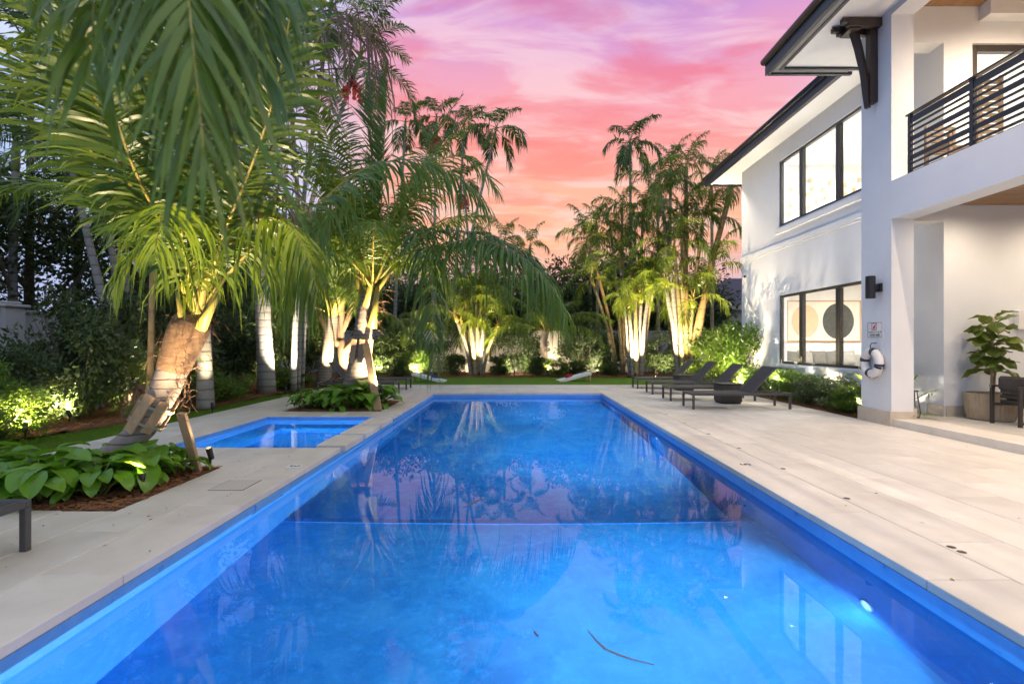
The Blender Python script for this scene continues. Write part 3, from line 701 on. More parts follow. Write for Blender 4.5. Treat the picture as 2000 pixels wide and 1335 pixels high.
# roof: soffits, fascias, gutters
EX, NX, NY, FY = 6.63, 5.14, 10.47, 17.85
slab('soffit', M['stucco'], (EX + .05, HX + .2, NY + .001, 16.6, ZSOF, ZSOF + .04), (EX + .05, 14, 16.601, FY - .05, ZSOF, ZSOF + .04), (NX + .2, PXF - .001, -2, NY - .2, ZSOF, ZSOF + .04), (PXF, HX + .2, PY_1 + .001, NY, ZSOF, ZSOF + .04))
slab('fascia', M['fascia'], (EX - .05, EX + .05, NY + .03, FY + .05, ZSOF - .05, ZSOF + .22), (EX + .051, 14, FY - .05, FY + .05, ZSOF - .05, ZSOF + .22),
     (NX - .05, NX + .02, -2, NY + .02, ZSOF - .06, ZSOF + .24), (NX + .021, EX + .2, NY - .05, NY + .02, ZSOF - .06, ZSOF + .24))
slab('eave_trim', M['trim'], (NX + .021, NX + .14, -2, NY - .051, ZSOF - .03, ZSOF - .005), (NX + .141, EX + .1, NY - .16, NY - .051, ZSOF - .03, ZSOF - .005))
slab('eave_trim', M['fascia'], (NX + .141, NX + .20, -2, NY - .161, ZSOF - .045, ZSOF + .02), (NX + .201, EX + .25, NY - .22, NY - .161, ZSOF - .045, ZSOF + .02))
def gutter(pts):
    b = MB(); b.tube(pts, .07, 10); return b.build('gutter', M['fascia'], house, True)
gutter([(EX - .07, NY + .1, ZSOF + .2), (EX - .07, FY + .07, ZSOF + .2)]); gutter([(NX - .07, -2, ZSOF + .22), (NX - .07, NY + .04, ZSOF + .22)])
b = MB()   # roof planes
b.face([(EX - .08, NY, ZSOF + .23), (12, NY - 3, ZSOF + 2.6), (12, FY - 4.5, ZSOF + 2.6), (EX - .08, FY + .08, ZSOF + .23)]); b.face([(EX - .08, FY + .08, ZSOF + .23), (12, FY - 4.5, ZSOF + 2.6), (16, FY - 4.5, ZSOF + 2.6), (16, FY + .08, ZSOF + .23)])
b.face([(NX - .08, -2, ZSOF + .25), (11, -2, ZSOF + 2.9), (11, NY - 4, ZSOF + 2.9), (NX - .08, NY + .04, ZSOF + .25)]); b.face([(NX - .08, NY + .04, ZSOF + .25), (11, NY - 4, ZSOF + 2.9), (14, NY - 4, ZSOF + 2.9), (14, NY + .04, ZSOF + .25)])
b.build('roof', M['roof'], house)
slab('roof_deck', M['stucco'], (7.6, 13.2, -2, 16.3, 7.30, 7.36))
# balcony railing: posts, top rail and slats of two widths
rl = MB(); rl.box(6.22, 6.30, .6, 8.20, 4.985, 5.01, 0, .004); rail = rl.build('railing', M['rail'], house)
posts = (8.14, 7.03, 5.92, 4.81, 3.7)
for y in posts:
    b = MB(); b.box(6.235, 6.285, y - .03, y + .03, 4.052, 4.984, 0, .004); adopt2(b.build('post', M['rail']), rail)
zs = [(4.90, .10), (4.80, .035), (4.71, .035), (4.60, .075), (4.50, .035), (4.41, .035), (4.305, .075), (4.21, .035), (4.12, .035)]
for a, c in zip(posts[1:], posts[:-1]):
    for z, h_ in zs:
        b = MB(); b.box(6.245, 6.262, a + .031, c - .031, z - h_ / 2, z + h_ / 2, 0, .003); adopt2(b.build('slat', M['rail']), rail)
b = MB(); b.box(6.24, 6.28, .6, 8.11, 4.053, 4.075); adopt2(b.build('bottom_rail', M['rail']), rail)
# timber bracket under the eave
bk = MB(); bk.bar((6.13, 8.84, 5.50), (6.13, 8.84, ZSOF - .001), .13, .13, 0, .006); br = bk.build('bracket', M['darkwood'], house)
for dy in (-.13, .13):
    b = MB(); b.box(5.62, 6.195, 8.84 + dy - .045, 8.84 + dy + .045, 6.74, 6.885, 0, .006); b.box(5.52, 5.63, 8.84 + dy - .044, 8.84 + dy + .044, 6.79, 6.883, 0, .012); adopt2(b.build('arm', M['darkwood']), br)
b = MB(); b.tube([(5.80, 8.84, 6.80), (5.90, 8.84, 6.45), (6.0, 8.84, 6.0), (6.03, 8.84, 5.7), (6.06, 8.84, 5.42)], [.075, .07, .065, .06, .05], 4); adopt2(b.build('strut', M['darkwood']), br)
b = MB(); b.box(5.66, 5.86, 8.70, 8.98, 6.70, 6.739, 0, .01); adopt2(b.build('cross_block', M['darkwood']), br)
# upper door and its louvred shutter
df = MB()
for q in ((7.79, 7.92, 8.80, 8.90, 4.061, 6.49), (9.05, 9.17, 8.80, 8.90, 4.061, 6.38), (10.28, 10.4, 8.80, 8.90, 4.061, 6.49), (7.921, 10.279, 8.80, 8.90, 6.38, 6.49)): df.box(*q, 0, .004)
door = df.build('door', M['bronze'], house)
b = MB(); b.box(7.921, 9.049, 8.84, 8.85, 4.07, 6.379); b.box(9.171, 10.279, 8.84, 8.85, 4.07, 6.379); adopt2(b.build('pane', M['glass']), door)
# ---------------------------------------------------------------- lamps of the house
def downlight(label, x, y, z, e, r_=.055, spot=R(110), blend=.6, col=(1, .80, .58), aim=None, glow=True, lens=None):
    t = thing('downlight', label, 'ceiling light', (x, y, z), 'recessed ceiling lights of the house')
    b = MB(); b.lathe([(r_ + .022, -.001), (r_ + .022, -.014), (r_, -.014), (r_ - .004, -.004)], (x, y, z), 20); b.build('trim_ring', M['white'], t, True)
    b = MB(); b.disc((x, y, z - .005), r_ - .004, (0, 0, -1)); b.build('lens', lens or M['lens_soft'], t)
    lamp('downlight_lamp', 'SPOT', (x, y, z - .03), e, col, aim or (x, y, 0), t, spot_size=spot, spot_blend=blend, shadow_soft_size=.04)
downlight('glowing recessed downlight in the eave at the far corner of the house', 7.02, 17.2, ZSOF, 420, lens=M['lens'])
downlight('small recessed downlight in the wooden porch ceiling', 7.34, 7.90, 3.72, 95, .06, R(165), 1.0)
for i, (x, y) in enumerate(((9.2, 7.9), (7.34, 5.4), (9.2, 5.4), (7.34, 2.9))): downlight(('deep porch downlight near the end wall, beyond the view', 'second porch downlight along the porch front, beyond the view', 'deep porch downlight in the middle of the porch, beyond the view', 'third porch downlight along the porch front, beyond the view')[i], x, y, 3.72, 130, .06, R(165), 1.0)
for x, y in ((8.2, 7.0), (8.2, 4.2)): downlight('recessed light of the wooden balcony ceiling nearest its end wall' if y > 5 else 'recessed light of the wooden balcony ceiling farther from its end wall', x, y, 7.11, 950, .06, R(165), 1.0)
for y, cn in ((6.9, 88), (4.6, 96), (2.2, 150), (-.4, 158), (-1.7, 158)): downlight({6.9: 'first recessed eave light above the pool deck, beyond the pier bracket', 4.6: 'second recessed eave light above the pool deck', 2.2: 'third recessed eave light, nearly over the near nozzles', -.4: 'added eave light just behind the viewpoint', -1.7: 'last added eave light behind the viewpoint'}[y], 5.62, y, ZSOF - .001, 330 if cn < 100 else 500, .06, R(cn), 1.0, (1, .77, .60))  # two behind the viewpoint are added, unseen, to brighten the left deck
downlight('round ceiling light in the upper room seen nearer the window', 8.45, 15.7, 7.06, 120)
downlight('round ceiling light in the upper room seen deeper inside', 10.2, 15.7, 7.06, 120)
for label, x, y, z, e in (('ceiling light panel of the upper room', 10.0, 12.6, 7.055, 520), ('ceiling light panel of the lower room', 10.0, 12.6, 3.545, 480)):
    t = thing('ceiling_light', label, 'ceiling light', (x, y, z))
    b = MB(); b.box(x - .8, x + .8, y - .8, y + .8, z - .03, z - .001, 0, .006); b.build('housing', M['white'], t)
    b = MB(); b.face([(x - .7, y - .7, z - .032), (x + .7, y - .7, z - .032), (x + .7, y + .7, z - .032), (x - .7, y + .7, z - .032)]); b.build('diffuser', emis('room_light', (1, .88, .72), 2), t)
    lamp('room_lamp', 'AREA', (x, y, z - .06), e, (1, .955, .90), (x, y, 0), t, shape='SQUARE', size=1.4)
# ---------------------------------------------------------------- what hangs on the pier
t = thing('wall_sconce', 'black cylinder wall lamp on the white pier', 'wall lamp', (6.2, 8.74, 2.3))
b = MB(); b.lathe([(.0, 2.13), (.068, 2.13), (.075, 2.137), (.075, 2.505), (.068, 2.512), (.060, 2.512), (.060, 2.46), (0, 2.46)], (6.04, 8.74, 0), 28); b.build('shade', M['black'], t, False)
b = MB(); b.box(6.10, 6.16, 8.70, 8.78, 2.27, 2.36, 0, .006); b.box(6.16, 6.199, 8.665, 8.815, 2.245, 2.385, 0, .006); b.build('mount', M['black'], t)
t = thing('swim_sign', 'white pool rules sign with a red swimmer symbol on the pier', 'sign', (6.2, 8.84, 1.6))
b = MB(); b.box(6.188, 6.1985, 8.655, 9.035, 1.465, 1.735, 0, .003); b.build('plate', M['white'], t)
b = MB(); y0, y1, z0, z1 = 8.665, 9.025, 1.475, 1.725
for q in ((y0, y1, z0, z0 + .006), (y0, y1, z1 - .006, z1), (y0, y0 + .006, z0 + .006, z1 - .006), (y1 - .006, y1, z0 + .006, z1 - .006)): b.box(6.1865, 6.1878, *q)
b.build('border', M['ink'], t)
b = MB(); yc, zc, hw, hh, s_ = 8.86, 1.655, .063, .06, .010
for q in ((yc - hw, yc + hw, zc - hh, zc - hh + s_), (yc - hw, yc + hw, zc + hh - s_, zc + hh), (yc - hw, yc - hw + s_, zc - hh + s_, zc + hh - s_), (yc + hw - s_, yc + hw, zc - hh + s_, zc + hh - s_)): b.box(6.1865, 6.1878, *q)
b.bar((6.1862, yc + .03, zc - .035), (6.1862, yc - .02, zc + .012), .0012, .024, 0, 0, up=(0, .7, .7)); b.bar((6.1859, yc - .025, zc - .012), (6.1859, yc + .02, zc + .01), .0012, .016, 0, 0, up=(0, .3, 1))
b.bar((6.1856, yc - .04, zc - .03), (6.1856, yc + .035, zc - .03), .0012, .01, 0, 0)
b.build('swimmer_symbol', M['red'], t)
b = MB(); b.disc((6.1868, yc - .028, zc + .026), .013, (-1, 0, 0)); b.build('swimmer_head', M['red'], t)
text('lettering', 'SWIM AT YOUR', .046, (6.187, 8.845, 1.558), (0, -1, 0), (0, 0, 1), M['ink'], t)
text('lettering', 'OWN RISK', .052, (6.187, 8.845, 1.508), (0, -1, 0), (0, 0, 1), M['ink'], t, bold=.0012)
rc = Vector((6.125, 8.83, 1.035))
t = thing('life_ring', 'white life ring with navy bands hung on the pier', 'life ring', rc)
def torus_pts(R0, n, a0=0, a1=2 * math.pi): return [rc + Vector((0, math.cos(a0 + (a1 - a0) * i / n) * R0, math.sin(a0 + (a1 - a0) * i / n) * R0)) for i in range(n + 1)]
def tor(rt, a0, a1, n, k=16):
    b = MB()
    for i in range(n + 1):
        a = a0 + (a1 - a0) * i / n
        for j in range(k):
            q = 2 * math.pi * j / k; rr = .185 + rt * math.cos(q)
            b.V.append((rc.x + rt * .92 * math.sin(q), rc.y + rr * math.cos(a), rc.z + rr * math.sin(a)))
    for i in range(n):
        for j in range(k):
            p, q = i * k + j, i * k + (j + 1) % k; b.F.append((p, q, q + k, p + k)); b.I.append(0)
    return b
tor(.072, 0, 2 * math.pi, 48).build('ring', M['ringwhite'], t, True)
for a in (15, 105, 195, 285):
    for off in (-5.2, 5.2):
        tor(.0745, R(a + off - 4.6), R(a + off + 4.6), 4).build('band', M['navy'], t, True)
for a in (240, 330):      # slack grab lines
    pts = []
    for i in range(13):
        q = R(a - 45 + 90 * i / 12); rr = .262 + .055 * math.sin(math.pi * i / 12); pts.append(rc + Vector((-.03 + .03 * abs(i - 6) / 6, rr * math.cos(q), rr * math.sin(q))))
    b = MB(); b.tube(pts, .006, 6); b.build('grab_line', M['rope'], t, True)
b = MB(); b.tube([(6.199, 8.83, 1.37), (6.12, 8.83, 1.37), (6.10, 8.83, 1.33), (6.10, 8.83, 1.27)], .008, 6); o = b.build('hook', M['black'], None, True); tag(o, 'black hook on the pier above the life ring', 'hook')
t = thing('security_camera', 'small white security camera high on the far house wall', 'camera', (7.28, 16.3, 3.5))
b = MB(); b.tube([(7.298, 16.25, 3.56), (7.24, 16.25, 3.52)], .035, 10); b.build('mount', M['white'], t, True)
b = MB(); b.tube([(7.26, 16.32, 3.53), (7.20, 16.16, 3.49)], .045, 12); b.build('barrel', M['white'], t, True)
b = MB(); b.tube([(7.201, 16.163, 3.491), (7.194, 16.143, 3.486)], .04, 12); b.build('lens', M['black'], t, True)
# ---------------------------------------------------------------- inside the lower room
t = thing('abstract_painting', 'framed painting of a tan and a dark oval behind the lower window', 'painting', (9.6, 16.3, 2.1))
b = MB(); b.box(8.62, 10.9, 16.27, 16.31, 1.47, 2.70); b.build('canvas', M['art_ground'], t)
fb = MB()
for q in ((8.58, 10.94, 1.43, 1.47), (8.58, 10.94, 2.70, 2.74), (8.58, 8.62, 1.4701, 2.6999), (10.90, 10.94, 1.4701, 2.6999)): fb.box(q[0], q[1], 16.255, 16.315, q[2], q[3])
fb.build('frame', M['oak'], t)
for nm, cx, rx, rz, mm in (('tan_oval', 9.17, .43, .52, 'art_tan'), ('dark_oval', 10.22, .50, .57, 'art_dark')):
    b = MB(); b.face([(cx + rx * math.cos(a), 16.266, 2.085 + rz * math.sin(a)) for a in [2 * math.pi * i / 40 for i in range(40)]]); b.build(nm, M[mm], t)
t = thing('sofa', 'long pale grey sofa inside the lower window', 'sofa', (10, 15.6, .115))
for nm, q, c_ in (('base', (8.1, 12.4, 14.9, 16.1, .17, .50), .03), ('backrest', (8.1, 12.4, 15.85, 16.14, .501, 1.02), .06), ('armrest', (7.75, 8.099, 14.9, 16.1, .17, .86), .05)):
    b = MB(); b.box(*q, 0, c_); b.build(nm, M['sofa'], t)
for x in (8.12, 9.2, 10.3, 11.35):
    b = MB(); b.box(x, x + 1.03, 14.92, 15.84, .502, .70, 0, .05); b.build('seat_cushion', M['sofa'], t)
b = MB(); b.box(8.6, 12.3, 15.0, 16.0, .116, .169); b.build('plinth_base', M['black'], t)
def pillow(label, x, y, z, s_, rz, m):
    b = MB(); n = 8
    for side in (1, -1):
        i0 = len(b.V)
        for i in range(n + 1):
            for j in range(n + 1):
                u, v = i / n * 2 - 1, j / n * 2 - 1; th = .09 * max(0, (1 - u ** 4) * (1 - v ** 4)) ** .7; k = 1 - .06 * (u * u * (1 - v * v) + v * v * (1 - u * u))
                b.V.append((u * s_ * k, side * th, v * s_ * .9 * k))
        for i in range(n):
            for j in range(n):
                p = i0 + i * (n + 1) + j; f = (p, p + 1, p + n + 2, p + n + 1); b.F.append(f if side > 0 else f[::-1]); b.I.append(0)
    o = b.build('throw_pillow', m, None, True); o.location = (x, y, z); o.rotation_euler = (R(-14), R(rnd.uniform(-6, 6)), rz); return tag(o, label, 'pillow', 'pillows along the sofa')
for label, x, m in (('taupe pillow at the left end of the sofa behind the window', 8.45, 'pillow'), ('pale pillow leaning beside the leftmost taupe pillow', 8.85, 'sofa'), ('dark taupe pillow just right of the first window bar', 9.25, 'pillow'),
                    ('taupe pillow under the tan oval of the painting', 9.65, 'pillow'), ('pale grey pillow under the dark oval of the painting', 10.15, 'sofa'), ('pale grey pillow seen in the right window pane', 11.1, 'sofa')):
    pillow(label, x, 15.70, .93, .25, R(rnd.uniform(-14, 14)), M[m])
b = MB(); b.box(11.25, 11.37, 16.30, 16.318, 1.36, 1.54, 0, .004); tag(b.build('light_switch', M['white']), 'white switch plate on the wall right of the painting', 'switch')
# brass blossoms on the upper room's far wall
BL = ['small brass blossom highest in the left half of the middle upper pane', 'small brass blossom highest at the right edge of the middle upper pane', 'small brass blossom highest in the left upper pane', 'small brass blossom just below the highest one of the middle upper pane', 'small brass blossom centre right of the middle upper pane',
      'small brass blossom at mid height by the left bar of the middle upper pane', 'small brass blossom second lowest in the middle upper pane, right of centre', 'small brass blossom low by the right bar of the middle upper pane', 'small brass blossom second lowest in the left upper pane', 'small brass blossom lowest in the middle upper pane',
      'small brass blossom lowest in the left upper pane', 'small brass blossom upper left one in the right upper pane', 'small brass blossom lowest in the right upper pane', 'small brass blossom in the middle of the right upper pane', 'small brass blossom highest beside the pier in the right upper pane', 'small brass blossom half hidden by the first bar of the upper window']
orn = None
for i, (zx, zy) in enumerate(((620, 943), (727, 953), (520, 987), (635, 985), (688, 990), (607, 1016), (655, 1052), (700, 1030), (520, 1073), (613, 1083), (506, 1118), (805, 965), (803, 1005), (850, 987), (877, 940), (578, 988))):
    p = P(1350 + .3744 * zx, .3744 * zy, 16.26)
    if orn is None:
        orn = thing('wall_ornament', BL[0], 'wall ornament', p, 'brass blossoms on the upper room wall')
        b = MB()
        for k in range(7):
            a = 2 * math.pi * k / 7; d = Vector((math.cos(a), 0, math.sin(a))); b.bar(p + d * .02, p + d * .085 + Vector((0, -.02, 0)), .045, .008, 0, .002, up=(0, 1, 0))
        b.build('petals', M['gold'], orn); b = MB(); b.tube([p + Vector((0, .05, 0)), p + Vector((0, -.03, 0))], .028, 10); b.build('centre', M['gold'], orn, True)
    else: c_ = copy_tree(orn); c_.location = p; c_['label'] = BL[i]
# ---------------------------------------------------------------- porch furniture
t = thing('clay_planter', 'round ribbed tan planter against the porch wall', 'planter', (7.76, 8.38, .12))
b = MB(); b.lathe([(.0, .12), (.27, .12), (.30, .14), (.325, .25), (.335, .40), (.335, .53), (.338, .555), (.318, .555), (.31, .50), (0, .50)], (7.76, 8.38, 0), 72, flute=.012); b.build('pot', M['pot'], t)
b = MB(); b.lathe([(0, .503), (.305, .503)], (7.76, 8.38, 0), 32); b.build('potting_soil', M['soil'], t)
t = thing('fiddle_fig', 'fiddle leaf fig with broad glossy leaves in the tan planter', 'potted plant', (7.76, 8.38, .50))
for pts in ([(7.75, 8.36, .5), (7.75, 8.35, .9), (7.77, 8.36, 1.4), (7.78, 8.36, 1.78)], [(7.82, 8.40, .5), (7.84, 8.40, .8), (7.90, 8.40, 1.15)]):
    b = MB(); b.tube(pts, [.02, .018, .015, .010][:len(pts)], 8); b.build('stem', M['bark_tan'], t, True)
def leaf_mesh(name, prof, L, W_, curl, fold, m, wave=0.0, pet=0.0, nl=9, seed=0, heart=0.0):
    """a broad leaf: base at the origin, lying along +x, midrib fold, drooping tip"""
    b = MB(); q = random.Random(seed)
    pts = []
    for i in range(nl):
        t_ = i / (nl - 1); w_ = W_ * prof(t_); x = L * t_; z = -curl * L * t_ * t_; row = []
        for j in (-1, -.5, 0, .5, 1):
            back = -heart * L * abs(j) ** 1.5 * max(0, 1 - t_ * 4)
            row.append((pet + x + back, j * w_, z + fold * abs(j) * w_ + wave * math.sin(t_ * 17 + j * 2) * abs(j) * W_))
        pts.append(row)
    for row in pts: b.V += row
    for i in range(nl - 1):
        for j in range(4): p = i * 5 + j; b.F.append((p, p + 1, p + 6, p + 5)); b.I.append(0)
    if pet: b.tube([(0, 0, -pet * .25), (pet * .5, 0, -pet * .06), (pet + .02, 0, -.004)], [.008, .006, .004], 5, 1)
    b.tube([(pet, 0, .002), (pet + L * .5, 0, -curl * L * .25 + .003), (pet + L * .95, 0, -curl * L * .9 + .002)], [.006, .004, .001], 4, 1)
    return b.mesh(name, [M[m], M['petiole_g']], True)
figp = lambda t_: (math.sin(math.pi * min(1, t_ * .9 + .06)) ** .8) * (.55 + .6 * t_ - .25 * math.exp(-((t_ - .35) / .1) ** 2)) if t_ < 1 else .05
fig_me = [leaf_mesh('fig_leaf', figp, .27, .115, .25 + .12 * k, .25, 'fig', .10, .04, 11, k) for k in range(3)]
q = random.Random(5)
for i in range(46):
    z = .92 + .88 * (i / 45); a = i * 2.4; tz = (z - .95) / .9; rad = .016
    o = bpy.data.objects.new('leaf', fig_me[i % 3]); COL.objects.link(o); adopt(o, t)
    o.location = (7.76 + rad * math.cos(a) + .02 * tz + (.06 if i % 4 == 0 and z < 1.25 else 0), 8.36 + rad * math.sin(a), z)
    o.rotation_euler = (q.uniform(-.5, .5), R(q.uniform(-30, 22) - 38 * max(0, tz - .55)), a); s_ = q.uniform(.9, 1.25) * (1 - .25 * max(0, tz - .7)); o.scale = (s_, s_, s_)
CH = [o.name for o in bpy.data.objects]
t = thing('armchair', 'dark metal outdoor armchair with slatted side on the porch', 'armchair', (7.15, 7.6, .12))
b = MB()
for (x, y) in ((7.13, 7.55), (7.13, 8.0), (7.95, 7.55), (7.95, 8.0)): b.box(x - .025, x + .025, y - .02, y + .02, .12, .70 if x < 7.5 else .60, 0, .004)
b.box(7.10, 7.98, 7.53, 7.57, .69, .72, 0, .004); b.box(7.10, 7.98, 7.98, 8.02, .69, .72, 0, .004); b.box(7.16, 7.925, 7.535, 7.565, .40, .44, 0, .004); b.box(7.16, 7.925, 7.985, 8.015, .40, .44, 0, .004); b.box(7.12, 7.98, 7.54, 7.56, .16, .19)
b.build('frame', M['bronze'], t)
for k in range(4):
    b = MB(); b.bar((7.235 - .0 + .05 * k * 0, 7.58, .47 + .075 * k), (7.235, 7.97, .47 + .075 * k), .018, .05, 0, .003, up=(0, 0, 1)); o = b.build('back_slat', M['bronze'], t); 
for k in range(5):
    b = MB(); b.box(7.26 + k * .135, 7.36 + k * .135, 7.57, 7.98, .425, .44, 0, .003); b.build('seat_slat', M['bronze'], t)
b = MB(); b.bar((7.18, 7.55, .66), (7.34, 7.55, .44), .03, .03); b.build('brace', M['bronze'], t)
b = MB(); b.box(7.30, 7.97, 7.58, 7.97, .442, .56, 0, .03); tag(b.build('seat_cushion', M['cushion_d']), 'charcoal seat cushion on the porch armchair', 'cushion')
b = MB(); b.box(7.16, 7.30, 7.585, 7.965, .64, .86, 0, .035); b.box(7.25, 7.295, 7.59, 7.96, .565, .66); tag(b.build('back_cushion', M['cushion_d']), 'brown grey back cushion leaning over the armchair slats', 'cushion')
for o in bpy.data.objects:      # the chair and its cushions stand a little further right
    if o.name not in CH and o.parent is None: o.location.x += .30
t = thing('candle_lantern', 'slim wooden candle lantern with glass standing behind the pier', 'lantern', (6.68, 8.60, .12))
b = MB(); b.lathe([(.0, .12), (.05, .12), (.075, .15), (.08, .17), (.05, .40), (.035, .53), (.037, .56), (0, .56)], (6.68, 8.60, 0), 18); 
b2 = MB()
for k in range(4):
    a = R(45 + 90 * k); d = Vector((math.cos(a), math.sin(a), 0)); c = Vector((6.68, 8.60, 0))
    b2.tube([c + d * .062 + Vector((0, 0, .12)), c + d * .086 + Vector((0, 0, .2)), c + d * .05 + Vector((0, 0, .45)), c + d * .035 + Vector((0, 0, .56))], .007, 6)
b2.lathe([(0, .555), (.055, .555), (.06, .565), (.055, .58), (0, .58)], (6.68, 8.60, 0), 16); b2.lathe([(0, .120), (.07, .120), (.075, .135), (0, .14)], (6.68, 8.60, 0), 16)
b2.build('frame', M['darkwood'], t); b.build('glass', M['glass'], t, True)
b = MB(); b.lathe([(.034, .142), (.034, .27), (.03, .275), (0, .272)], (6.68, 8.60, 0), 16); b.build('candle', M['candle'], t, True)
t = thing('wall_art', 'white framed box picture on the porch wall at the right edge', 'picture', (8.75, 8.72, 1.78))
b = MB(); b.box(8.49, 9.1, 8.66, 8.749, 1.60, 1.93, 0, .006); b.build('frame', M['white'], t)
b = MB()
for k in range(26): 
    a = q.uniform(0, 6.28); rr = q.uniform(.0, .1); c = Vector((8.72 + rr * math.cos(a) * .9, 8.652, 1.765 + rr * math.sin(a) * 1.1)); b.bar(c, c + Vector((q.uniform(-.03, .03), -.01, q.uniform(-.03, .03))), .02, .012, k % 2, .002)
b.build('relief', [M['gold'], M['darkwood']], t)
# balcony chair seen through the railing
t = thing('balcony_chair', 'slatted teak chair on the balcony behind the railing', 'chair', (7.0, 8.2, 4.06))
for x in (6.72, 7.16):
    b = MB(); b.box(x, x + .05, 8.40, 8.45, 4.06, 4.92, 0, .004); b.box(x, x + .05, 7.95, 8.0, 4.06, 4.62, 0, .004); b.box(x, x + .05, 8.001, 8.399, 4.46, 4.50, 0, .004); b.build('leg_frame', M['teak'], t)
for k in range(4):
    b = MB(); b.box(6.771, 7.159, 8.41, 8.44, 4.56 + k * .1, 4.62 + k * .1, 0, .004); b.build('back_slat', M['teak'], t)
for k in range(4):
    b = MB(); b.box(6.771, 7.159, 8.0 + k * .1, 8.07 + k * .1, 4.44, 4.459, 0, .003); b.build('seat_slat', M['teak'], t)
t = thing('louvred_shutter', 'brown louvred shutter standing inside the upper balcony door', 'shutter', (8.55, 8.95, 4.1))
b = MB(); b.box(8.34, 8.40, 9.23, 9.27, 4.03, 6.2); b.box(8.72, 8.78, 9.23, 9.27, 4.03, 6.2); b.build('stile', M['teak'], t)
for k in range(20):
    b = MB(); b.box(8.401, 8.719, 9.235, 9.265, 4.15 + k * .10, 4.215 + k * .10); b.build('louvre', M['teak'], t)

# ================================================================== POOLSIDE THINGS
def lounger(label, x, y, flip):
    """feet end at local x=0, lounger runs to +x; flip mirrors it"""
    t = thing('sun_lounger', label, 'sun lounger', (x, y, 0), 'dark sun loungers on the deck')
    if flip: t.rotation_euler = (0, 0, math.pi)
    t['_local'] = 1
    L, Wd, z = 2.05, .68, .335
    if 'l' not in LM:
        b = MB()
        for yy in (-Wd / 2, Wd / 2 - .04): b.box(0, L, yy, yy + .04, z - .05, z, 0, .004)
        for xx in (0, L - .04): b.box(xx, xx + .04, -Wd / 2 + .0405, Wd / 2 - .0405, z - .05, z, 0, .004)
        b.box(1.22, 1.26, -Wd / 2 + .0405, Wd / 2 - .0405, z - .05, z - .01, 0, .003)
        LM['l'] = b.mesh('frame', M['frame_al'])
        b = MB(); b.box(0, .045, 0, .045, 0, z - .0505, 0, .004); LM['leg'] = b.mesh('leg', M['frame_al'])
        b = MB(); b.box(.041, 1.24, -Wd / 2 + .041, Wd / 2 - .041, z - .016, z - .004, 0, .003); LM['seat'] = b.mesh('seat', M['sling'])
        b = MB(); a = Vector((1.25, 0, z - .01)); e_ = a + Vector((.50, 0, .535))
        b.bar(a, e_, Wd - .10, .022, 0, .006); LM['back'] = b.mesh('backrest', M['sling'])
        b = MB()
        for yy in (-Wd / 2 + .045, Wd / 2 - .045): b.bar(a + Vector((0, yy, 0)), e_ + Vector((.012, yy, .012)), .024, .03, 0, .004)
        b.bar(e_ + Vector((0, -Wd / 2 + .06, .0)), e_ + Vector((0, Wd / 2 - .06, .0)), .03, .03, 0, .004); LM['bf'] = b.mesh('back_frame', M['frame_al'])
        b = MB()
        for yy in (-.24, .24): b.bar(a + Vector((.26, yy, .28)), (1.86, yy, z - .03), .02, .02, 0, .002)
        b.bar((1.86, -.30, z - .03), (1.86, .30, z - .03), .02, .02, 0, .002); LM['strut'] = b.mesh('support_strut', M['frame_al'])
    for nm, k in (('frame', 'l'), ('seat', 'seat'), ('backrest', 'back'), ('back_frame', 'bf'), ('support_strut', 'strut')):
        o = bpy.data.objects.new(nm, LM[k]); COL.objects.link(o); o.parent = t
    for (lx, ly) in ((.0, -Wd / 2), (.0, Wd / 2 - .045), (L - .045, -Wd / 2), (L - .045, Wd / 2 - .045)):
        o = bpy.data.objects.new('leg', LM['leg']); COL.objects.link(o); o.parent = t; o.location = (lx, ly, 0)
    return t
LM = {}
for lb, y in (('dark sun lounger nearest the house pier, with the front pouf behind it', 10.95), ('second dark sun lounger on the right, just beyond the front pouf', 12.52), ('third dark sun lounger on the right, before the far pouf', 14.15), ('farthest dark sun lounger on the right, beside the lawn', 15.85)):
    lounger(lb, 3.65, y, False)
lounger('dark sun lounger behind the second palm, its raised back left of the trunk', -3.24, 13.87, True)
lounger('dark sun lounger on the left by the lawn, farther than the one behind the palm', -3.26, 15.55, True)
lounger('dark sun lounger cut off by the left edge, only its foot end in view', -3.19, 3.03, True)
pf = None
for lb, x, y in (('square woven pouf between the first two right hand loungers', 4.86, 11.78), ('square woven pouf between the two farthest right hand loungers', 4.92, 15.05)):
    t = thing('pouf', lb, 'pouf', (x, y, 0), 'woven poufs between the loungers')
    if pf is None:
        b = MB(); b.box(-.24, .24, -.24, .24, .035, .43, 0, .025); b.box(-.21, .21, -.21, .21, 0, .034); pf = [('body', b.mesh('body', M['wicker']))]
        b = MB(); b.box(-.25, .25, -.25, .25, .431, .462, 0, .012); pf.append(('top', b.mesh('top', M['wicker'])))
    for nm, me in pf: o = bpy.data.objects.new(nm, me); COL.objects.link(o); o.parent = t
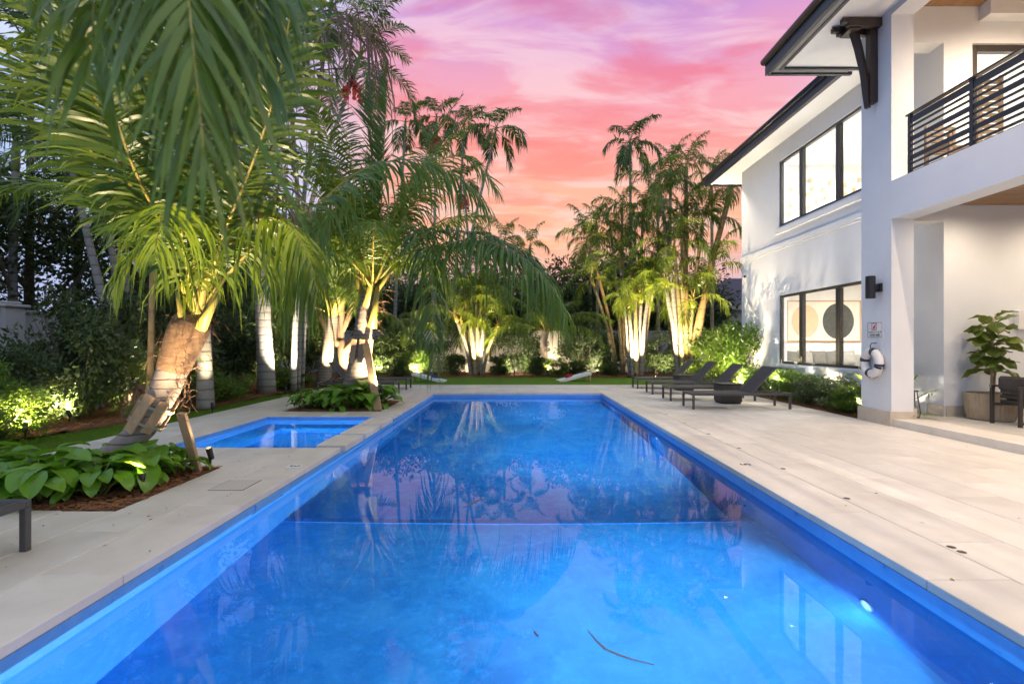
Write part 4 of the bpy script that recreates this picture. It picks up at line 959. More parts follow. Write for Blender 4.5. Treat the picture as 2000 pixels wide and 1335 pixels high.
# bean bag boards on the far lawn
def board(lb, px, py, y, rz, bag, baglabel, bx):
    p = P(px, py, y); t = thing('cornhole_board', lb, 'game board', (p.x, p.y, .0)); t.rotation_euler = (0, 0, rz)
    b = MB(); m_ = Matrix.Rotation(-R(14), 4, 'Y'); 
    b.box(-.61, .61, -.30, .30, .16, .185, 0, .004, m_); b.box(-.61, .61, -.30, -.27, .09, .1595, 0, .003, m_); b.box(-.61, .61, .27, .30, .09, .1595, 0, .003, m_)
    o = b.build('deck_panel', M['white']); o.parent = t
    b = MB(); b.lathe([(.0, .1862), (.076, .1862)], (0, 0, 0), 20); o = b.build('hole', M['ink']); o.matrix_parent_inverse = m_ @ Matrix.Translation((.38, 0, 0)); o.parent = t; o.matrix_parent_inverse = m_ @ Matrix.Translation((.38, 0, 0))
    for yy in (-.25, .25):
        b = MB(); b.box(.50, .55, yy - .02, yy + .02, 0, .30, 0, .003); o = b.build('leg', M['oak']); o.parent = t
    c = Matrix.Translation(Vector((p.x, p.y, 0))) @ Matrix.Rotation(rz, 4, 'Z') @ m_ @ Vector((bx, -.02, .187))
    b = MB(); n = 6
    for k in range(3):
        b.box(-.11 + k * .12, .07 + k * .12, -.10 + .03 * k, .08 + .03 * k, .0 + .012 * k, .04 + .016 * k, 0, .018, Matrix.Rotation(k * .5, 4, 'Z') @ Matrix.Rotation(-R(10), 4, 'Y'))
    o = b.build('bean_bags', bag, None, True); o.location = c; o.rotation_euler = (0, 0, rz); tag(o, baglabel, 'bean bags')
board('white game board on the far lawn left of the pool, blue bags on it', 837, 745, 18.6, R(180), M['bag_blue'], 'blue bean bags lying on the left game board', -.22)
board('white game board on the far lawn right of the pool, red bags on it', 1122, 744, 18.9, R(8), M['bag_red'], 'red bean bags lying on the right game board', -.2)
# deck details
dj = None
for y in (3.33, 3.41, 4.49, 5.56, 6.66, 7.72, 8.80, 9.9):
    if dj is None:
        b = MB(); b.lathe([(0, .003), (.016, .003), (.019, .0026), (.026, .0026), (.027, .0014)], (0, 0, 0), 18); dj = b.mesh('deck_nozzle', M['drain'])
    o = bpy.data.objects.new('deck_nozzle', dj); COL.objects.link(o); o.location = (2.895, y, 0)
    nz = '%s bronze deck nozzle beside the pool, counted from the camera'
    tag(o, {3.33: 'nearer one of the paired bronze deck nozzles', 3.41: 'farther one of the paired bronze deck nozzles', 4.49: 'single bronze deck nozzle next beyond the pair', 5.56: 'bronze deck nozzle beside the black number 5', 6.66: nz % 'fifth', 7.72: nz % 'sixth', 8.80: nz % 'seventh', 9.9: 'farthest bronze deck nozzle along the pool edge'}[y], 'deck nozzle', 'bronze nozzles along the right pool edge')
b = MB(); b.box(-2.85, -2.54, 4.74, 5.08, .0008, .004); t = tag(b.build('skimmer_hatch', M['lid']), 'square stone skimmer lid in the deck beside the front planting bed', 'access lid')
b = MB()
for q in ((-2.858, -2.851, 4.732, 5.088), (-2.539, -2.532, 4.732, 5.088), (-2.8509, -2.5391, 4.732, 4.739), (-2.8509, -2.5391, 5.081, 5.088)): b.box(*q, .0006, .0022)
b.build('rim', M['ink'], t)
b = MB(); b.box(PX0 - .06, PX0 + .012, 4.50, 4.96, -.13, -.0585, 0, .004); b.box(PX0 + .0005, PX0 + .014, 4.44, 5.02, -.15, -.131); tag(b.build('skimmer_mouth', M['tileband']), 'pale blue skimmer opening under the left coping', 'skimmer')
c = P(577, 910, 5.66); b = MB(); b.box(-2.54, -2.39, 5.60, 5.75, .0012, .004); t = tag(b.build('depth_tile', M['white']), 'white depth tile with a black 3 beside the spa', 'depth marker')
text('numeral', '3', .15, (-2.465, 5.675, .0046), (0, -1, 0), (1, 0, 0), M['ink'], t, bold=.002)
o = text('depth_numeral', '5', .16, (2.58, 5.76, .0022), (0, 1, 0), (-1, 0, 0), M['ink'], None, bold=.003); tag(o, 'black depth number 5 on the right pool coping', 'depth marker')
def ribbon(name, pts, w, m, label):
    b = MB(); n = len(pts)
    for i, p in enumerate(pts):
        p = Vector(p); d = (Vector(pts[min(i + 1, n - 1)]) - Vector(pts[max(0, i - 1)])).normalized(); s_ = Vector((-d.y, d.x, 0)) * w * math.sin(math.pi * (i + .6) / (n + .2))
        b.V += [tuple(p - s_), tuple(p + Vector((0, 0, .004))), tuple(p + s_)]
    for i in range(n - 1): b.F += [(3 * i, 3 * i + 1, 3 * i + 4, 3 * i + 3), (3 * i + 1, 3 * i + 2, 3 * i + 5, 3 * i + 4)]; b.I += [0, 0]
    return tag(b.build(name, m), label, 'leaf', 'fallen leaflets floating on the pool')
def W_(px, py):
    y = (H - WZ) * 1000 / (py - 672); return ((px - 1009) * y / 1000, y, WZ + .004)
ribbon('floating_leaflet', [W_(*q) for q in ((1148, 1232), (1165, 1252), (1182, 1268), (1210, 1280), (1240, 1290), (1278, 1299))], .008, M['dry'], 'long brown palm leaflet floating near the bottom of the view')
ribbon('floating_leaflet', [W_(*q) for q in ((905, 990), (920, 984), (935, 976), (950, 972))], .012, M['dry'], 'short dark leaflet floating before the deep end')
ribbon('floating_leaflet', [W_(*q) for q in ((1043, 1233), (1048, 1240), (1052, 1244))], .007, M['dry'], 'tiny dark leaf scrap floating in the shallow end')

q = random.Random(21); b = MB()      # specks of leaf litter on the stone, too many and small to be things
for i in range(150):
    if i % 3: x, y = q.uniform(-4.2, -2.35), q.uniform(1.6, 6.5)
    else: x, y = q.uniform(2.4, 6.1), q.uniform(1.8, 14)
    if BA[0] < x < BA[1] and BA[2] < y < BA[3]: continue
    a = q.uniform(0, 6.28); l = q.uniform(.006, .022); w_ = l * q.uniform(.2, .5); d = Vector((math.cos(a), math.sin(a), 0)); e_ = Vector((-d.y, d.x, 0)); c = Vector((x, y, .0025))
    b.face([c - d * l, c + e_ * w_ + Vector((0, 0, .002)), c + d * l, c - e_ * w_ + Vector((0, 0, .001))])
tag(b.build('leaf_litter', M['chip']), kind='stuff')

# ================================================================== PLANTS
def crom(pts, n):
    p = [np.array(q, dtype=float) for q in pts]; p = [2 * p[0] - p[1]] + p + [2 * p[-1] - p[-2]]
    out = []; seg = len(p) - 3
    for i in range(n):
        u = i / (n - 1) * seg; k = min(int(u), seg - 1); t = u - k; a, b, c, d = p[k:k + 4]
        out.append(.5 * ((2 * b) + (c - a) * t + (2 * a - 5 * b + 4 * c - d) * t * t + (3 * b - a - 3 * c + d) * t ** 3))
    out = np.array(out); s = np.concatenate([[0], np.cumsum(np.linalg.norm(np.diff(out, axis=0), axis=1))]); q = np.linspace(0, s[-1], n)
    return np.stack([np.interp(q, s, out[:, k]) for k in range(3)], 1), s[-1]
def unit(v): return v / np.maximum(np.linalg.norm(v, axis=-1, keepdims=True), 1e-9)
def frond(name, pts, leaf, n, w, mats, seed=0, t0=.16, a0=78, a1=30, sag=.5, lift=.25, rach=.022, segs=4, jit=.12, clump=0, wrand=.25, side_bias=0.0, roll=0.0):
    """pinnate palm frond: rachis through pts, n leaflets a side, each a tapering strip that sags"""
    rs = np.random.RandomState(seed); C, L = crom(pts, 28); T = unit(np.gradient(C, axis=0)); up = np.array([0, 0, 1.0])
    U = unit(up - T * (T @ up)[:, None] + 1e-4 * np.array([.3, .2, 0])); 
    if roll: S0 = np.cross(T, U); U = U * math.cos(roll) + S0 * math.sin(roll)
    V = []; Q = []; MI = []
    # rachis: a tapering three sided rod
    k = 4
    for i in range(len(C)):
        t = i / (len(C) - 1); r_ = rach * (1 - .9 * t) * (1.0 + 1.2 * max(0, 1 - t * 9)); S = np.cross(T[i], U[i])
        for a in range(k): q = 2 * math.pi * a / k + .785; V.append(C[i] + S * math.cos(q) * r_ + U[i] * math.sin(q) * r_ * .8)
    for i in range(len(C) - 1):
        for a in range(k): Q.append((i * k + a, i * k + (a + 1) % k, (i + 1) * k + (a + 1) % k, (i + 1) * k + a)); MI.append(1)
    V = [np.array(V)]; base = len(V[0]); un = np.linspace(0, 1, segs + 1)
    prof = np.interp(un, [0, .12, .4, .75, 1], [.35, .85, 1, .62, .03])
    for sd in (1, -1):
        m = n
        t = t0 + (1 - t0) * (np.arange(m) + .5 + rs.uniform(-.3, .3, m)) / m
        if clump: t = t0 + (1 - t0) * (np.floor((t - t0) / (1 - t0) * clump) + .5 + .35 * rs.randn(m) * .5) / clump; t = np.clip(t, t0, .995)
        f = (t - t0) / (1 - t0); idx = t * (len(C) - 1); i0 = np.clip(idx.astype(int), 0, len(C) - 2); fr = (idx - i0)[:, None]
        p = C[i0] * (1 - fr) + C[i0 + 1] * fr; tt = unit(T[i0] * (1 - fr) + T[i0 + 1] * fr); uu = unit(U[i0] * (1 - fr) + U[i0 + 1] * fr); ss = np.cross(tt, uu) * sd
        ang = np.radians(a0 + (a1 - a0) * f ** 1.2 + rs.randn(m) * 5)[:, None]; lf = lift * (1 + side_bias * sd) + rs.randn(m) * jit + (.25 * rs.randn(m) if clump else 0)
        d = unit(ss * np.sin(ang) + tt * np.cos(ang) + uu * lf[:, None])
        ln = leaf * np.interp(f, [0, .1, .3, .6, .85, 1], [.45, .8, 1, .92, .6, .32]) * (1 + .14 * rs.randn(m)); sg = sag * (1 + .35 * rs.randn(m)); ww = w * (1 + wrand * (rs.rand(m) - .5)) * np.interp(f, [0, .8, 1], [1, .9, .55])
        pts3 = p[:, None, :] + d[:, None, :] * (ln[:, None] * un)[:, :, None]
        pts3[:, :, 2] -= (sg * ln)[:, None] * un ** 2 * .9
        pull = 1 - .35 * np.clip(sg, 0, 1)[:, None] * un ** 2; pts3[:, :, :2] = p[:, None, :2] + (pts3[:, :, :2] - p[:, None, :2]) * pull[:, :, None]
        dd = unit(np.gradient(pts3, axis=1)); tw = unit(tt[:, None, :] - dd * np.sum(tt[:, None, :] * dd, axis=2, keepdims=True))
        nn = np.cross(dd, tw); th = rs.randn(m)[:, None, None] * .35; tw = tw * np.cos(th) + nn * np.sin(th)
        h = tw * (ww[:, None] * prof)[:, :, None] * .5
        A = pts3 - h; B = pts3 + h; blk = np.stack([A, B], axis=2).reshape(-1, 3); V.append(blk)
        per = (segs + 1) * 2; o = base + np.arange(m)[:, None] * per + np.arange(segs)[None, :] * 2
        q = np.stack([o, o + 1, o + 3, o + 2], axis=2).reshape(-1, 4); Q += [tuple(r_) for r_ in q]; MI += [0] * len(q); base += len(blk)
    return np_mesh(name, np.concatenate(V), np.array(Q), mats, MI)
def canon(e0, L, bend, n=7):
    """control points of a frond leaving the crown at elevation e0 and bending over under its weight"""
    p = np.zeros(3); out = [p.copy()]; e = math.radians(e0)
    for i in range(n - 1):
        t = (i + .5) / (n - 1); a = e - math.radians(bend) * t ** 1.5 * (.35 + .65 * math.cos(e)) ; a = max(a, -1.45)
        p = p + np.array([math.cos(a), 0, math.sin(a)]) * L / (n - 1); out.append(p.copy())
    return out
KINDS = {   # length, leaflet, n, width, sag, lift, bend, rachis, elevations
    'coco':  dict(L=3.2, leaf=.72, n=84, w=.036, sag=.7, lift=.15, rach=.026, els=(78, 60, 42, 22, 2, -22), bend=85, m=('coco', 'petiole')),
    'royal': dict(L=2.3, leaf=.62, n=56, w=.040, sag=.45, lift=.32, rach=.024, els=(72, 52, 34, 14, -8, -34), bend=95, m=('palm', 'petiole_g')),
    'fish':  dict(L=1.85, leaf=.62, n=30, w=.075, sag=.75, lift=.22, rach=.02, els=(70, 48, 28, 10, -12, -36), bend=125, m=('palm', 'petiole_g')),
    'areca': dict(L=1.9, leaf=.62, n=38, w=.046, sag=.80, lift=.20, rach=.015, els=(80, 60, 44, 26, 6, -18), bend=125, m=('areca', 'petiole')),
    'date':  dict(L=1.1, leaf=.24, n=36, w=.02, sag=.35, lift=.2, rach=.009, els=(78, 58, 38, 16, -6, -30), bend=110, m=('palm', 'petiole_g')),
}
FM = {}
def fmesh(kind, k, var):
    key = (kind, k, var)
    if key not in FM:
        d = KINDS[kind]; rs = random.Random(hash((kind, k, var)) % 9999 if False else k * 31 + var * 7 + len(kind))
        FM[key] = frond('frond', canon(d['els'][k] + rs.uniform(-5, 5), d['L'] * rs.uniform(.92, 1.08), d['bend'] + rs.uniform(-12, 12)), d['leaf'], d['n'], d['w'], [M[d['m'][0]], M[d['m'][1]]],
                        seed=k * 17 + var, sag=d['sag'], lift=d['lift'], rach=d['rach'], segs=3 if kind != 'coco' else 4, t0=.2)
    return FM[key]
def crown(root, c, kind, n, s=1.0, seed=0, ks=(0, 1, 2, 3, 4, 5), spear=True, az0=0):
    q = random.Random(seed); c = Vector(c) - Vector(root.location)
    for i in range(n):
        k = ks[min(len(ks) - 1, int(i / n * len(ks)))]
        o = bpy.data.objects.new('frond', fmesh(kind, k, q.randint(0, 2))); COL.objects.link(o); o.parent = root
        az = az0 + i * 2.399 + q.uniform(-.25, .25); sc_ = s * q.uniform(.88, 1.1)
        o.location = c + Vector((0, 0, -.02 * i * s / n * 8)); o.rotation_euler = (q.uniform(-.22, .22), 0, az); o.scale = (sc_, sc_, sc_)
def trunk(root, pts, rad, m, k=10, n=26, name='trunk', ripple=0.0, freq=9):
    C, L = crom(pts, n); rr = np.interp(np.linspace(0, 1, n), np.linspace(0, 1, len(rad)), rad)
    if ripple: rr = rr * (1 + ripple * np.sin(np.arange(n) * 2.1))
    b = MB(); b.tube([Vector(p) for p in C], list(rr), k); return b.build(name, m, root, True)
def fruit(root, c, m='fruit', n=34, r_=.05, spread=.28, drop=.55, seed=0):
    q = random.Random(seed); c = Vector(c); b = MB()
    for i in range(7):
        a = i * .9; tip = c + Vector((math.cos(a) * spread * .7, math.sin(a) * spread * .7, -drop * q.uniform(.6, 1))); b.tube([c, (c + tip) / 2 + Vector((math.cos(a) * .08, math.sin(a) * .08, .05)), tip], .012, 4)
        for j in range(n // 7):
            p = c.lerp(tip, .4 + .6 * j / max(1, n // 7 - 1)) + Vector((q.uniform(-.05, .05), q.uniform(-.05, .05), q.uniform(-.04, .04))); b.lathe([(0, -r_), (r_ * .8, -r_ * .5), (r_, 0), (r_ * .8, r_ * .5), (0, r_)], p, 6)
    return b.build('fruit_cluster', M[m], root, True)
def solitary(name, label, cat, base, top, r0, r1, kind, n, s, bark, group=None, seed=0, shaft=0, fr=0, mid=None, ks=(0, 1, 2, 3, 4, 5), k=9):
    base, top = Vector(base), Vector(top); t = thing(name, label, cat, base, group)
    mid = Vector(mid) if mid else base.lerp(top, .5) + Vector((rnd.uniform(-.06, .06), 0, 0))
    trunk(t, [base + Vector((0, 0, -.05)), base.lerp(mid, .3), mid, top], [r0 * 1.25, r0, (r0 + r1) / 2, r1], M[bark], k)
    if shaft:
        d = (top - mid).normalized(); trunk(t, [top - d * .05, top + d * shaft * .4, top + d * shaft], [r1 * 1.15, r1 * 1.3, r1 * .6], M['shaft'], 8, 8, 'crownshaft'); cr = top + d * shaft * .92
    else: cr = top
    if fr: fruit(t, top - Vector((0, .1, .02)), seed=seed, r_=.05 * fr, spread=.3 * fr, drop=.6 * fr)
    crown(t, cr, kind, n, s, seed, ks); return t
def clump(name, label, base, stems, kind, s, bark, group=None, seed=0, nf=8, shaft=.45, ks=(0, 1, 2, 3, 4)):
    """a clustering palm: several canes out of one base; stems = (foot dx, dy, top point, radius)"""
    base = Vector(base); t = thing(name, label, 'palm', base, group)
    for i, (dx, dy, top, r_) in enumerate(stems):
        top = Vector(top); ft = base + Vector((dx, dy, -.04)); side = (top - ft); mid = ft.lerp(top, .5) + Vector((-side.x * .10, 0, side.z * .03))
        bk = bark if not isinstance(bark, (list, tuple)) else bark[i % len(bark)]
        trunk(t, [ft, mid, top], [r_ * 1.2, r_, r_ * .85], M[bk], 8, 18)
        d = (top - mid).normalized(); trunk(t, [top - d * .03, top + d * shaft * .5, top + d * shaft], [r_ * .95, r_ * 1.1, r_ * .5], M['petiole'] if kind == 'areca' else M['shaft'], 6, 6, 'crownshaft')
        crown(t, top + d * shaft * .9, kind, nf, s * (.85 + .3 * ((i * 37) % 10) / 10), seed + i * 5, ks)
    return t
# leafy shrubs: leaves gathered in clumps through an uneven volume
def leaf_cloud(name, size, n, leaf, m, seed, clumps=26, ratio=.42, hollow=.5, flat=.0, droop=.2):
    rs = np.random.RandomState(seed); sx, sy, sz = size
    u = unit(rs.randn(clumps, 3)); rad = (hollow + (1 - hollow) * rs.rand(clumps)) ; cc = u * rad[:, None] * np.array([sx, sy, sz]) * .46; cc[:, 2] += sz * .5
    cr = (.20 + .16 * rs.rand(clumps)) * (sx * sy * sz) ** (1 / 3) * .62
    k = rs.randint(0, clumps, n); dv = unit(rs.randn(n, 3)) * (rs.rand(n, 1) ** .45); p = cc[k] + dv * cr[k][:, None] * np.array([1.15, 1.15, .85]); p[:, 2] = np.maximum(p[:, 2], .03)
    out = unit(dv * .8 + rs.randn(n, 3) * .55 + np.array([0, 0, .25 - droop])); nr = unit(np.cross(out, rs.randn(n, 3))); nr = unit(nr + np.array([0, 0, .5 + flat])); sd = unit(np.cross(out, nr)); nr = np.cross(sd, out)
    l = leaf * (.65 + .7 * rs.rand(n, 1)); w = l * ratio
    a = p; b = p + out * l * .45 + sd * w * .5 + nr * l * .06; c = p + out * l - nr * l * .12; d = p + out * l * .45 - sd * w * .5 + nr * l * .06
    V = np.stack([a, b, c, d], 1).reshape(-1, 3); Q = np.arange(4 * n).reshape(-1, 4)
    return np_mesh(name, V, Q, [m])
SHC = {}
def shrub(name, label, cat, loc, size, kind, group=None, var=0, rz=None):
    """kind: leaf cloud recipe; meshes are shared and scaled"""
    rec = {'fine': ('shrub', 7000, .055), 'dark': ('shrubd', 9500, .05), 'bright': ('bright', 6500, .052), 'varieg': ('varieg', 7000, .05), 'low': ('shrub', 2200, .10), 'fern': ('bright', 1500, .13)}[kind]
    key = (kind, var)
    if key not in SHC: SHC[key] = leaf_cloud('foliage', (1, 1, 1), rec[1], rec[2], M[rec[0]], 50 + var * 13 + len(kind), 30 if kind not in ('low', 'fern') else 14, .40 if kind != 'fern' else .2)
    t = thing(name, label, cat, loc, group)
    o = bpy.data.objects.new('foliage', SHC[key]); COL.objects.link(o); o.parent = t; o.scale = size; o.rotation_euler = (0, 0, rnd.uniform(0, 6.28) if rz is None else rz)
    q = random.Random(var * 3 + int(loc[0] * 10)); b = MB()
    for i in range(7):
        a = i * .9 + q.uniform(0, .5); b.tube([(q.uniform(-.06, .06), q.uniform(-.06, .06), -.03), (math.cos(a) * size[0] * .12, math.sin(a) * size[1] * .12, size[2] * .35), (math.cos(a) * size[0] * .32, math.sin(a) * size[1] * .32, size[2] * .8)], [.016, .011, .005], 5)
    o = b.build('stem', M['bark']); o.parent = t
    return t
TRC = {}
def tree(name, label, base, h, cr, var=0, m='treel', group=None, limbs=True, leaf=.17, n=9000, low=.28, cat='tree', bark='bark'):
    t = thing(name, label, cat, base, group); key = (m, var, leaf)
    if key not in TRC: TRC[key] = leaf_cloud('crown', (1, 1, 1), n, leaf / cr[0] * 1.0, M[m], 200 + var, 46, .42, .45)
    o = bpy.data.objects.new('crown', TRC[key]); COL.objects.link(o); o.parent = t; o.location = (0, 0, h * low); o.scale = (cr[0], cr[1], h * (1 - low)); o.rotation_euler = (0, 0, rnd.uniform(0, 6.28))
    b = MB(); q = random.Random(var); b.tube([(0, 0, -.1), (.05, 0, h * .25), (-.05, .05, h * .5), (0, 0, h * .8)], [.02 * h + .04, .016 * h + .03, .011 * h + .02, .02], 8)
    for i in range(7):
        a = i * .9 + q.uniform(-.3, .3); z0 = h * q.uniform(.22, .5); rr = cr[0] * .38; b.tube([(0, 0, z0), (math.cos(a) * rr * .5, math.sin(a) * rr * .5, z0 + h * .14), (math.cos(a) * rr, math.sin(a) * rr, z0 + h * .33)], [.011 * h, .008 * h, .003 * h], 6)
    o = b.build('trunk', M[bark], None, True); o.parent = t
    return t
# ---------------------------------------------------------------- uplights
def uplight(label, loc, aim, e, cone=70, col=(1, .76, .47), lens=True, blend=.7, size=.03):
    c = Vector(loc); c.z = max(c.z, .12); t = thing('garden_spotlight', label, 'spotlight', c, 'garden spotlights under the palms'); d = (Vector(aim) - c).normalized()
    b = MB(); b.tube([c + Vector((0, 0, -.12)), c + Vector((0, 0, .02))], .012, 6); b.build('stake', M['black'], t, True)
    b = MB(); b.tube([c - d * .06, c - d * .055, c + d * .075, c + d * .08], [.016, .028, .031, .031], 14, cap=False); b.disc(c - d * .06, .016, -d, 14); b.build('housing', M['black'], t, True)
    b = MB(); b.disc(c + d * .055, .028, d, 16); b.build('lens', M['lens'], t)
    lamp('spotlight_lamp', 'SPOT', c + d * .085, e, col, aim, t, spot_size=R(cone), spot_blend=blend, shadow_soft_size=size)
    return t

# ================================================================== THE GARDEN
# ---- front coconut palm, leaning out of the near bed
cp = thing('coconut_palm', 'leaning young coconut palm in the near bed, its trunk boarded and strapped', 'palm', (-4.35, 5.12, 0))
tp = [P(178, 908, 5.05), P(228, 880, 5.08), P(283, 830, 5.12), P(318, 770, 5.15), P(340, 715, 5.15), P(362, 660, 5.15), P(382, 615, 5.15)]
trunk(cp, tp, [.110, .112, .122, .132, .140, .145, .13], M['coir'], 20, 60, ripple=.018)
hub = P(388, 600, 5.15)
b = MB()      # woven fibre sheath round the trunk head
C, L = crom(tp, 30)
qq = random.Random(3)
b.tube([Vector(C[i]) for i in range(19, 30)], [.132, .150, .158, .163, .167, .172, .178, .183, .180, .170, .14], 22)
b.build('fibre_sheath', M['fibre'], cp, True)
b = MB()
for i in range(120):
    k = qq.randint(21, 29); a = qq.uniform(0, 6.28); c = Vector(C[k]); rr = .17; p0 = c + Vector((math.cos(a) * rr, math.sin(a) * rr, qq.uniform(-.05, .05))); d = Vector((math.cos(a + qq.uniform(-1.2, 1.2)), math.sin(a + qq.uniform(-1.2, 1.2)), qq.uniform(-.7, .5)))
    l = qq.uniform(.05, .19); p1 = p0 + d * l * .5 + Vector((0, 0, qq.uniform(-.03, .05))); p2 = p0 + d * l + Vector((0, 0, -qq.uniform(0, .18))); b.tube([p0 - d * .03, p1, p2], [.0022, .0016, .0008], 3, cap=False)
for i in range(16):    # long curling roots and strings
    k = qq.randint(16, 20); a = qq.uniform(-.9, 1.2); c = Vector(C[k]); p = c + Vector((math.cos(a) * .19, -.12, 0)); pts = [p]
    for j in range(6): p = p + Vector((qq.uniform(-.05, .09), qq.uniform(-.05, .05), qq.uniform(-.09, .045))); pts.append(p)
    b.tube([Vector(v) for v in crom(pts, 16)[0]], .003, 4, cap=False)
b.build('fibre', M['fibre'], cp)
def pf_frond(root, px, leaf, n, w, mats=('coco', 'petiole'), name='frond', **k):
    me = frond(name, [P(*q) for q in px], leaf, n, w, [M[mats[0]], M[mats[1]]], **k)
    return link(name, me, root)
F = lambda px, leaf=.75, n=104, w=.036, **k: pf_frond(cp, px, leaf, n, w, **k)
F([(384, 604, 5.15), (352, 545, 5.02), (303, 490, 4.9), (225, 365, 4.5), (130, 225, 4.0), (45, 105, 3.6), (-40, 60, 3.2)], .72, seed=1, sag=.35, lift=.1)
F([(386, 600, 5.15), (378, 520, 5.0), (374, 420, 4.85), (366, 260, 4.5), (362, 100, 4.1), (366, -90, 3.7)], .75, seed=2, sag=.3, rach=.03)
F([(392, 600, 5.15), (430, 520, 5.15), (470, 440, 5.2), (515, 330, 5.25), (560, 215, 5.3), (600, 120, 5.35)], .72, seed=3, sag=.5, rach=.034)
F([(600, 120, 5.35), (622, 72, 5.4), (655, 30, 5.4), (700, 40, 5.35), (730, 95, 5.3)], .75, n=34, w=.026, mats=('dry', 'petiole'), seed=31, sag=1.25, t0=.0, rach=.02, jit=.3)
F([(392, 606, 5.1), (440, 540, 5.0), (500, 470, 4.9), (550, 350, 4.9), (575, 240, 4.95), (590, 150, 5.0)], .6, n=46, w=.026, mats=('dry', 'petiole'), seed=32, sag=.9, jit=.3, t0=.45, rach=.028)
F([(398, 598, 5.15), (440, 520, 5.35), (520, 455, 5.6), (620, 398, 5.95), (700, 335, 6.25), (800, 311, 6.55), (890, 342, 6.8), (950, 400, 6.95)], .80, n=74, seed=4, sag=.75, lift=.0, rach=.026)
F([(398, 598, 5.1), (425, 520, 4.95), (465, 455, 4.8), (515, 425, 4.7), (565, 440, 4.6), (602, 500, 4.5), (620, 570, 4.45)], .66, n=60, seed=5, sag=1.0, lift=-.05)
F([(396, 600, 5.2), (420, 530, 5.3), (455, 470, 5.4), (500, 440, 5.5), (545, 450, 5.5), (578, 500, 5.45), (592, 560, 5.4)], .62, n=60, seed=55, sag=1.1, lift=-.05)
F([(380, 604, 5.2), (330, 510, 5.4), (255, 430, 5.6), (160, 380, 5.8), (70, 365, 5.9), (-10, 385, 6.0)], .62, seed=6, sag=.45)
F([(376, 606, 5.1), (345, 545, 5.0), (310, 505, 4.9), (270, 500, 4.8), (240, 540, 4.75)], .55, n=46, seed=7, sag=.9)
F([(386, 600, 5.2), (420, 470, 5.8), (455, 320, 6.3), (470, 170, 6.9), (465, 40, 7.4)], .75, seed=8, sag=.35)
F([(384, 600, 5.2), (350, 470, 5.8), (305, 330, 6.4), (262, 200, 6.9), (215, 90, 7.3)], .75, seed=9, sag=.4)
F([(384, 604, 5.1), (330, 470, 4.6), (262, 330, 4.1), (210, 180, 3.6), (150, 20, 3.1), (110, -110, 2.7)], .66, seed=10, sag=.4)
F([(390, 604, 5.1), (440, 450, 4.6), (500, 300, 4.1), (545, 150, 3.6), (570, 0, 3.2), (580, -120, 2.9)], .66, seed=11, sag=.5)
F([(386, 610, 5.05), (365, 520, 4.7), (352, 440, 4.4), (338, 400, 4.1), (318, 420, 3.85), (300, 500, 3.65)], .6, n=50, seed=12, sag=.9, lift=-.05)
F([(388, 602, 5.1), (405, 480, 4.75), (425, 350, 4.4), (440, 220, 4.0), (450, 90, 3.6), (440, -40, 3.2)], .7, seed=13, sag=.35)
# fronds of the palm that reach over the camera and hang into the picture
F([(388, 604, 5.05), (345, 200, 4.0), (325, -120, 3.1), (335, -260, 2.3), (352, -150, 1.8), (368, 0, 1.55), (384, 160, 1.45), (399, 310, 1.38)], .78, n=150, w=.032, seed=14, sag=.35, a0=58, a1=16, lift=.02, t0=.3, rach=.018, mats=('coco', 'petiole'))
F([(390, 604, 5.05), (470, 180, 4.1), (520, -120, 3.2), (520, -260, 2.5), (508, -150, 2.1), (498, 0, 1.85), (505, 140, 1.75)], .80, n=130, w=.032, seed=15, sag=.4, a0=55, a1=18, t0=.3, mats=('cocodark', 'petiole'))
F([(386, 604, 5.05), (300, 120, 3.9), (235, -130, 3.0), (200, -240, 2.2), (190, -120, 1.8), (182, 20, 1.6), (178, 140, 1.55)], .72, n=130, w=.031, seed=17, sag=.4, a0=55, a1=18, t0=.3, mats=('coco', 'petiole'))
F([(382, 606, 5.05), (240, 330, 4.2), (140, 60, 3.4), (80, -120, 2.7), (55, -90, 2.2), (40, 10, 2.0)], .70, n=90, w=.032, seed=16, sag=.6, mats=('coco', 'petiole'))
# sturdy lit petiole stubs in the head
for a, c, r_ in (((372, 640, 5.1), (455, 475, 5.1), .055), ((392, 640, 5.08), (430, 570, 4.95), .06), ((360, 640, 5.05), (345, 560, 4.95), .05)):
    b = MB(); p, e_ = P(*a), P(*c); b.tube([p, p.lerp(e_, .5), e_], [r_, r_ * .6, r_ * .36], 8); b.build('petiole', M['petiole'], cp, True)
br = thing('palm_brace', 'timber boards strapped round the leaning trunk, with a slanting prop', 'tree brace', tuple(C[9]))
ax = lambda i: Vector(C[i])
for off, i0, i1, w_ in ((Vector((-.150, -.05, .02)), 10.5, 15, .055), (Vector((-.02, -.146, .0)), 9.0, 15.5, .105), (Vector((.110, -.095, -.02)), 9.0, 14.5, .09), (Vector((.13, .08, -.02)), 9.0, 14.5, .09)):
    a = Vector([np.interp(i0, range(30), C[:, k]) for k in range(3)]) + off; c = Vector([np.interp(i1, range(30), C[:, k]) for k in range(3)]) + off
    b = MB(); b.bar(a, c, w_, .028, 0, .004, up=Vector((off.x, off.y, 0)).normalized()); b.build('board', M['stakewood'], br)
for i in (10.6, 13.4):
    c = Vector([np.interp(i, range(30), C[:, k]) for k in range(3)]); d = (ax(14) - ax(10)).normalized(); u = d.cross(Vector((0, 1, 0))).normalized(); v = d.cross(u); b = MB()
    for hh in (-.014, .014):
        for j in range(28):
            a = 2 * math.pi * j / 28; b.V.append(tuple(c + (u * math.cos(a) * .168 + v * math.sin(a) * .164) + d * hh))
    for j in range(28): b.F.append((j, (j + 1) % 28, 28 + (j + 1) % 28, 28 + j)); b.I.append(0)
    b.build('strap', M['strap'], br, True)
